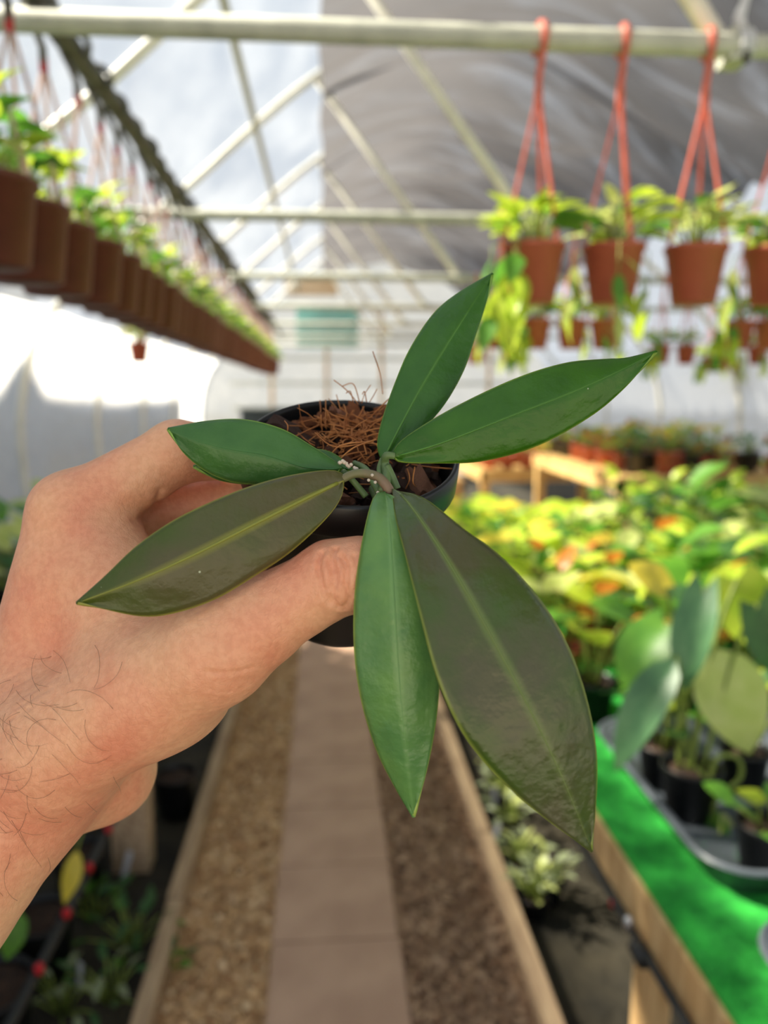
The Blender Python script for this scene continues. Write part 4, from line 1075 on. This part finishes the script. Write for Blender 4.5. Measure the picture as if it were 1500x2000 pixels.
def surface_nets(F, org, h):
    ins = F < 0
    nx, ny, nz = F.shape
    cnt = np.zeros((nx-1, ny-1, nz-1), np.int8)
    for i in (0, 1):
        for j in (0, 1):
            for k in (0, 1): cnt += ins[i:nx-1+i, j:ny-1+j, k:nz-1+k]
    act = (cnt > 0) & (cnt < 8); I = np.argwhere(act)
    idx = -np.ones(cnt.shape, np.int64); idx[act] = np.arange(len(I))
    acc = np.zeros((len(I), 3)); num = np.zeros(len(I))
    cs = [(i, j, k) for i in (0, 1) for j in (0, 1) for k in (0, 1)]
    for a in cs:
        for ax_ in range(3):
            if a[ax_] == 0:
                b_ = list(a); b_[ax_] = 1
                fa = F[I[:, 0]+a[0], I[:, 1]+a[1], I[:, 2]+a[2]]; fb = F[I[:, 0]+b_[0], I[:, 1]+b_[1], I[:, 2]+b_[2]]
                cross = (fa < 0) != (fb < 0); t = np.where(cross, fa/(fa-fb+1e-20), 0)
                pt = np.array(a, float)[None]+t[:, None]*(np.array(b_, float)-np.array(a, float))[None]
                acc[cross] += pt[cross]; num[cross] += 1
    V = (I+acc/num[:, None])*h+org
    faces = []
    for ax_ in range(3):
        o1, o2 = (ax_+1) % 3, (ax_+2) % 3
        sl0 = [slice(1, -1)]*3; sl1 = [slice(1, -1)]*3
        sl0[ax_] = slice(0, -1); sl1[ax_] = slice(1, None)
        A = ins[tuple(sl0)]; B = ins[tuple(sl1)]
        E = np.argwhere(A != B); flip = A[A != B]
        base = E.copy(); base[:, o1] += 1; base[:, o2] += 1
        def cell(d1, d2):
            c_ = base.copy(); c_[:, o1] += d1; c_[:, o2] += d2; return idx[c_[:, 0], c_[:, 1], c_[:, 2]]
        q = np.stack([cell(-1, -1), cell(0, -1), cell(0, 0), cell(-1, 0)], 1)
        q[~flip] = q[~flip][:, ::-1]; faces.append(q)
    return V, np.concatenate(faces)
hs = .0014
lo = np.array([-.285, -.30, -.425]); hi = np.array([.012, .056, -.232])
gx, gy, gz = [np.arange(lo[i], hi[i], hs, dtype=np.float32) for i in range(3)]
F = np.empty((len(gx), len(gy), len(gz)), np.float32)
Gy, Gz = np.meshgrid(gy, gz, indexing='ij')
for s0 in range(0, len(gx), 24):
    xs = gx[s0:s0+24]
    Pt = np.empty((len(xs), len(gy), len(gz), 3), np.float32); Pt[..., 0] = xs[:, None, None]; Pt[..., 1] = Gy; Pt[..., 2] = Gz
    F[s0:s0+24] = hand_sdf(Pt)
F[0] = 1; F[-1] = 1; F[:, 0] = 1; F[:, -1] = 1; F[:, :, 0] = 1; F[:, :, -1] = 1
V, Q = surface_nets(F, lo, hs)
del F
bmh = bmesh.new(); vv = [bmh.verts.new(v) for v in V]
for q in Q: bmh.faces.new([vv[i] for i in q])
bmesh.ops.subdivide_edges(bmh, edges=bmh.edges, cuts=1, use_grid_fill=True)
me = bpy.data.meshes.new('person'); bmh.to_mesh(me); bmh.free()
co = np.empty(len(me.vertices)*3, np.float32); me.vertices.foreach_get('co', co); co = co.reshape(-1, 3)
def grad(p, e=.0003, detail=False):
    g = np.empty_like(p)
    for i in range(3):
        d_ = np.zeros(3, np.float32); d_[i] = e
        g[:, i] = (hand_sdf(p+d_, detail)-hand_sdf(p-d_, detail))/(2*e)
    return g/np.maximum(np.linalg.norm(g, axis=1, keepdims=True), 1e-9)
for it in range(2):
    g = grad(co); co = co - g*np.clip(hand_sdf(co), -.0012, .0012)[:, None]
# skin creases: polylines dropped on to the surface by sight lines
bvh0 = BVHTree.FromPolygons([tuple(v) for v in co], [tuple(p.vertices) for p in me.polygons])
def on_skin(px, py):
    d_ = PC(px, py, 1.0).normalized(); h_ = bvh0.ray_cast(Vector((0, 0, 0)), d_)
    return h_[0], h_[1]
def crease(pix, w_=.0008, dep=.0007):
    pts = []
    for x, y in [(v.x, v.y) for v in catmull([(x, y, 0) for x, y in pix], 4)]:
        q, _ = on_skin(x, y)
        if q is not None and (not pts or (q-Vector(pts[-1])).length < .03): pts.append(np.array(q, dtype=np.float32))
    if len(pts) > 1: CREASES.append((pts, w_, dep))
crease([(628, 1080), (622, 1110), (630, 1145), (645, 1178)], .0010, .0015)
crease([(655, 1072), (650, 1100), (657, 1130), (650, 1160), (662, 1185)], .0010, .0015)
crease([(665, 1085), (678, 1110), (676, 1140), (682, 1165), (672, 1188)], .0010, .0015)
crease([(640, 1095), (648, 1120), (642, 1150)], .0008, .0009)
crease([(692, 1085), (696, 1120), (692, 1160)], .0008, .0009)
crease([(262, 1018), (290, 1003), (306, 982), (312, 958)], .0018, .0009)
crease([(492, 1304), (450, 1314), (405, 1312)], .0010, .0005)
crease([(470, 1345), (440, 1352), (405, 1346)], .0008, .00025)
crease([(455, 1375), (420, 1384), (370, 1390)], .0009, .0002)
for (x, y) in ((30, 1340), (55, 1370), (20, 1405), (75, 1345), (45, 1310)):
    crease([(x-25, y+12), (x, y), (x+45, y-25)], .0009, .0003)
n_ = grad(co)
# extensor tendons and a little unevenness
if CREASES:
    off = np.zeros(len(co), np.float32)
    for pts, w_, dep in CREASES:
        P_ = np.array(pts); near = np.where(np.all((co > P_.min(0)-.008) & (co < P_.max(0)+.008), axis=1))[0]
        m_ = None
        for a, b_ in zip(pts, pts[1:]):
            q = cone(co[near], a, b_, 0, 0); m_ = q if m_ is None else np.minimum(m_, q)
        off[near] -= dep*np.exp(-(m_/w_)**2) - dep*.35*np.exp(-(m_/(w_*2.6))**2)
    co = co + n_*off[:, None]
nz_ = .00035*np.sin(co[:, 0]*190+2*np.sin(co[:, 1]*130))*np.sin(co[:, 1]*160+1.3)*np.sin(co[:, 2]*150)
co = co + n_*nz_[:, None]
M3n = np.array(M3); cow = co @ M3n.T + np.array(CAM)
HROOT = P(-20, 1620, .30)
me.vertices.foreach_set('co', (cow-np.array(HROOT)).astype(np.float32).ravel()); me.update()
me.polygons.foreach_set('use_smooth', [True]*len(me.polygons))
# skin
m, n, bs = newmat('skin'); L = n.links.new
tcn = n.nodes.new('ShaderNodeTexCoord')
n1 = n.nodes.new('ShaderNodeTexNoise'); n1.inputs['Scale'].default_value = 28; n1.inputs['Detail'].default_value = 5; L(tcn.outputs['Object'], n1.inputs['Vector'])
rp = n.nodes.new('ShaderNodeValToRGB'); rp.color_ramp.elements[0].position = .36; rp.color_ramp.elements[1].position = .66
rp.color_ramp.elements[0].color = srgb(240, 184, 144); rp.color_ramp.elements[1].color = srgb(230, 150, 118); L(n1.outputs['Fac'], rp.inputs[0])
n2 = n.nodes.new('ShaderNodeTexNoise'); n2.inputs['Scale'].default_value = 420; n2.inputs['Detail'].default_value = 4; L(tcn.outputs['Object'], n2.inputs['Vector'])
mx = n.nodes.new('ShaderNodeMixRGB'); mx.blend_type = 'MULTIPLY'; mx.inputs[0].default_value = .22; L(rp.outputs[0], mx.inputs[1])
r2 = n.nodes.new('ShaderNodeValToRGB'); r2.color_ramp.elements[0].position = .38; r2.color_ramp.elements[0].color = srgb(214, 178, 160); r2.color_ramp.elements[1].position = .6; r2.color_ramp.elements[1].color = (1, 1, 1, 1)
L(n2.outputs['Fac'], r2.inputs[0]); L(r2.outputs[0], mx.inputs[2])
L(mx.outputs[0], bs.inputs['Base Color'])
bs.inputs['Roughness'].default_value = .42; bs.inputs['Specular IOR Level'].default_value = .4
bs.inputs['Subsurface Weight'].default_value = .15; bs.inputs['Subsurface Radius'].default_value = (1.0, .35, .2); bs.inputs['Subsurface Scale'].default_value = .004
v1 = n.nodes.new('ShaderNodeTexVoronoi'); v1.feature = 'DISTANCE_TO_EDGE'; v1.inputs['Scale'].default_value = 620
mp = n.nodes.new('ShaderNodeMapping'); mp.inputs['Scale'].default_value = (1, 1.6, .75); mp.inputs['Rotation'].default_value = (0, .6, .5)
nd = n.nodes.new('ShaderNodeTexNoise'); nd.inputs['Scale'].default_value = 90; L(tcn.outputs['Object'], nd.inputs['Vector'])
md = n.nodes.new('ShaderNodeMixRGB'); md.inputs[0].default_value = .004; L(tcn.outputs['Object'], md.inputs[1]); L(nd.outputs['Color'], md.inputs[2])
L(md.outputs[0], mp.inputs[0]); L(mp.outputs[0], v1.inputs['Vector'])
vr = n.nodes.new('ShaderNodeMapRange'); vr.inputs['From Max'].default_value = .12; L(v1.outputs['Distance'], vr.inputs[0])
b1 = n.nodes.new('ShaderNodeBump'); b1.inputs['Distance'].default_value = .00025; b1.inputs['Strength'].default_value = .32; L(vr.outputs[0], b1.inputs['Height'])
n4 = n.nodes.new('ShaderNodeTexNoise'); n4.inputs['Scale'].default_value = 150; n4.inputs['Detail'].default_value = 5; L(mp.outputs[0], n4.inputs['Vector'])
b2 = n.nodes.new('ShaderNodeBump'); b2.inputs['Distance'].default_value = .0011; b2.inputs['Strength'].default_value = .6; L(n4.outputs['Fac'], b2.inputs['Height']); L(b1.outputs[0], b2.inputs['Normal'])
L(b2.outputs[0], bs.inputs['Normal'])
me.materials.append(m)
person = link('person', me, None, HROOT)
tag(person, 'bare left hand and wrist reaching in from the lower left, gripping the black pot', 'person')
# hairs on the wrist and the back of the hand
M['hair'] = mat('arm_hair', srgb(112, 74, 52), rough=.5)
bvh1 = BVHTree.FromPolygons([tuple(v) for v in co], [tuple(p.vertices) for p in me.polygons])
b = MB(); r = random.Random(21)
for k in range(95):
    px, py = r.uniform(-20, 240), r.uniform(1250, 1760)
    if r.random() < (max(px, 0)/330)**1.2: continue
    a = r.uniform(.2, 1.9)+r.choice((0, 0, PI*.7)); L_ = r.uniform(25, 110); cv = r.uniform(-.022, .022)
    pts = []; ok = True
    for i in range(8):
        h_ = bvh1.ray_cast(Vector((0, 0, 0)), PC(px, py, 1).normalized())
        if h_[0] is None: ok = False; break
        pts.append(W(h_[0]+h_[1]*(.0001+.0007*math.sin(PI*i/7)))); px += math.cos(a)*L_/7; py += math.sin(a)*L_/7; a += cv*L_/7+r.uniform(-.1, .1)
    if ok: b.tube(pts, [.00005]*6+[.00004, .00002], 4)
o = b.build('arm_hair', M['hair'], person, True, off=HROOT); tag(o, kind='stuff')
# thumbnail, tucked behind the hanging leaf
M['nail'] = mat('nail', srgb(232, 188, 168), rough=.25)
b = MB()
def nailf(u, v):
    s = u*2-1; x = 748+v*40; w_ = 34*math.sqrt(max(1-(max(v-.6, 0)/.42)**2, 0.02))
    q = bvh1.ray_cast(Vector((0, 0, 0)), PC(x, 1108+s*w_, 1).normalized())
    if q[0] is None: return P(x, 1108+s*w_*.8, .252)-HROOT
    return W(q[0]+q[1]*.0005)-HROOT
b.grid(nailf, 8, 8); o = b.build('thumb_nail', M['nail'], person, True); solidify(o, .0006)
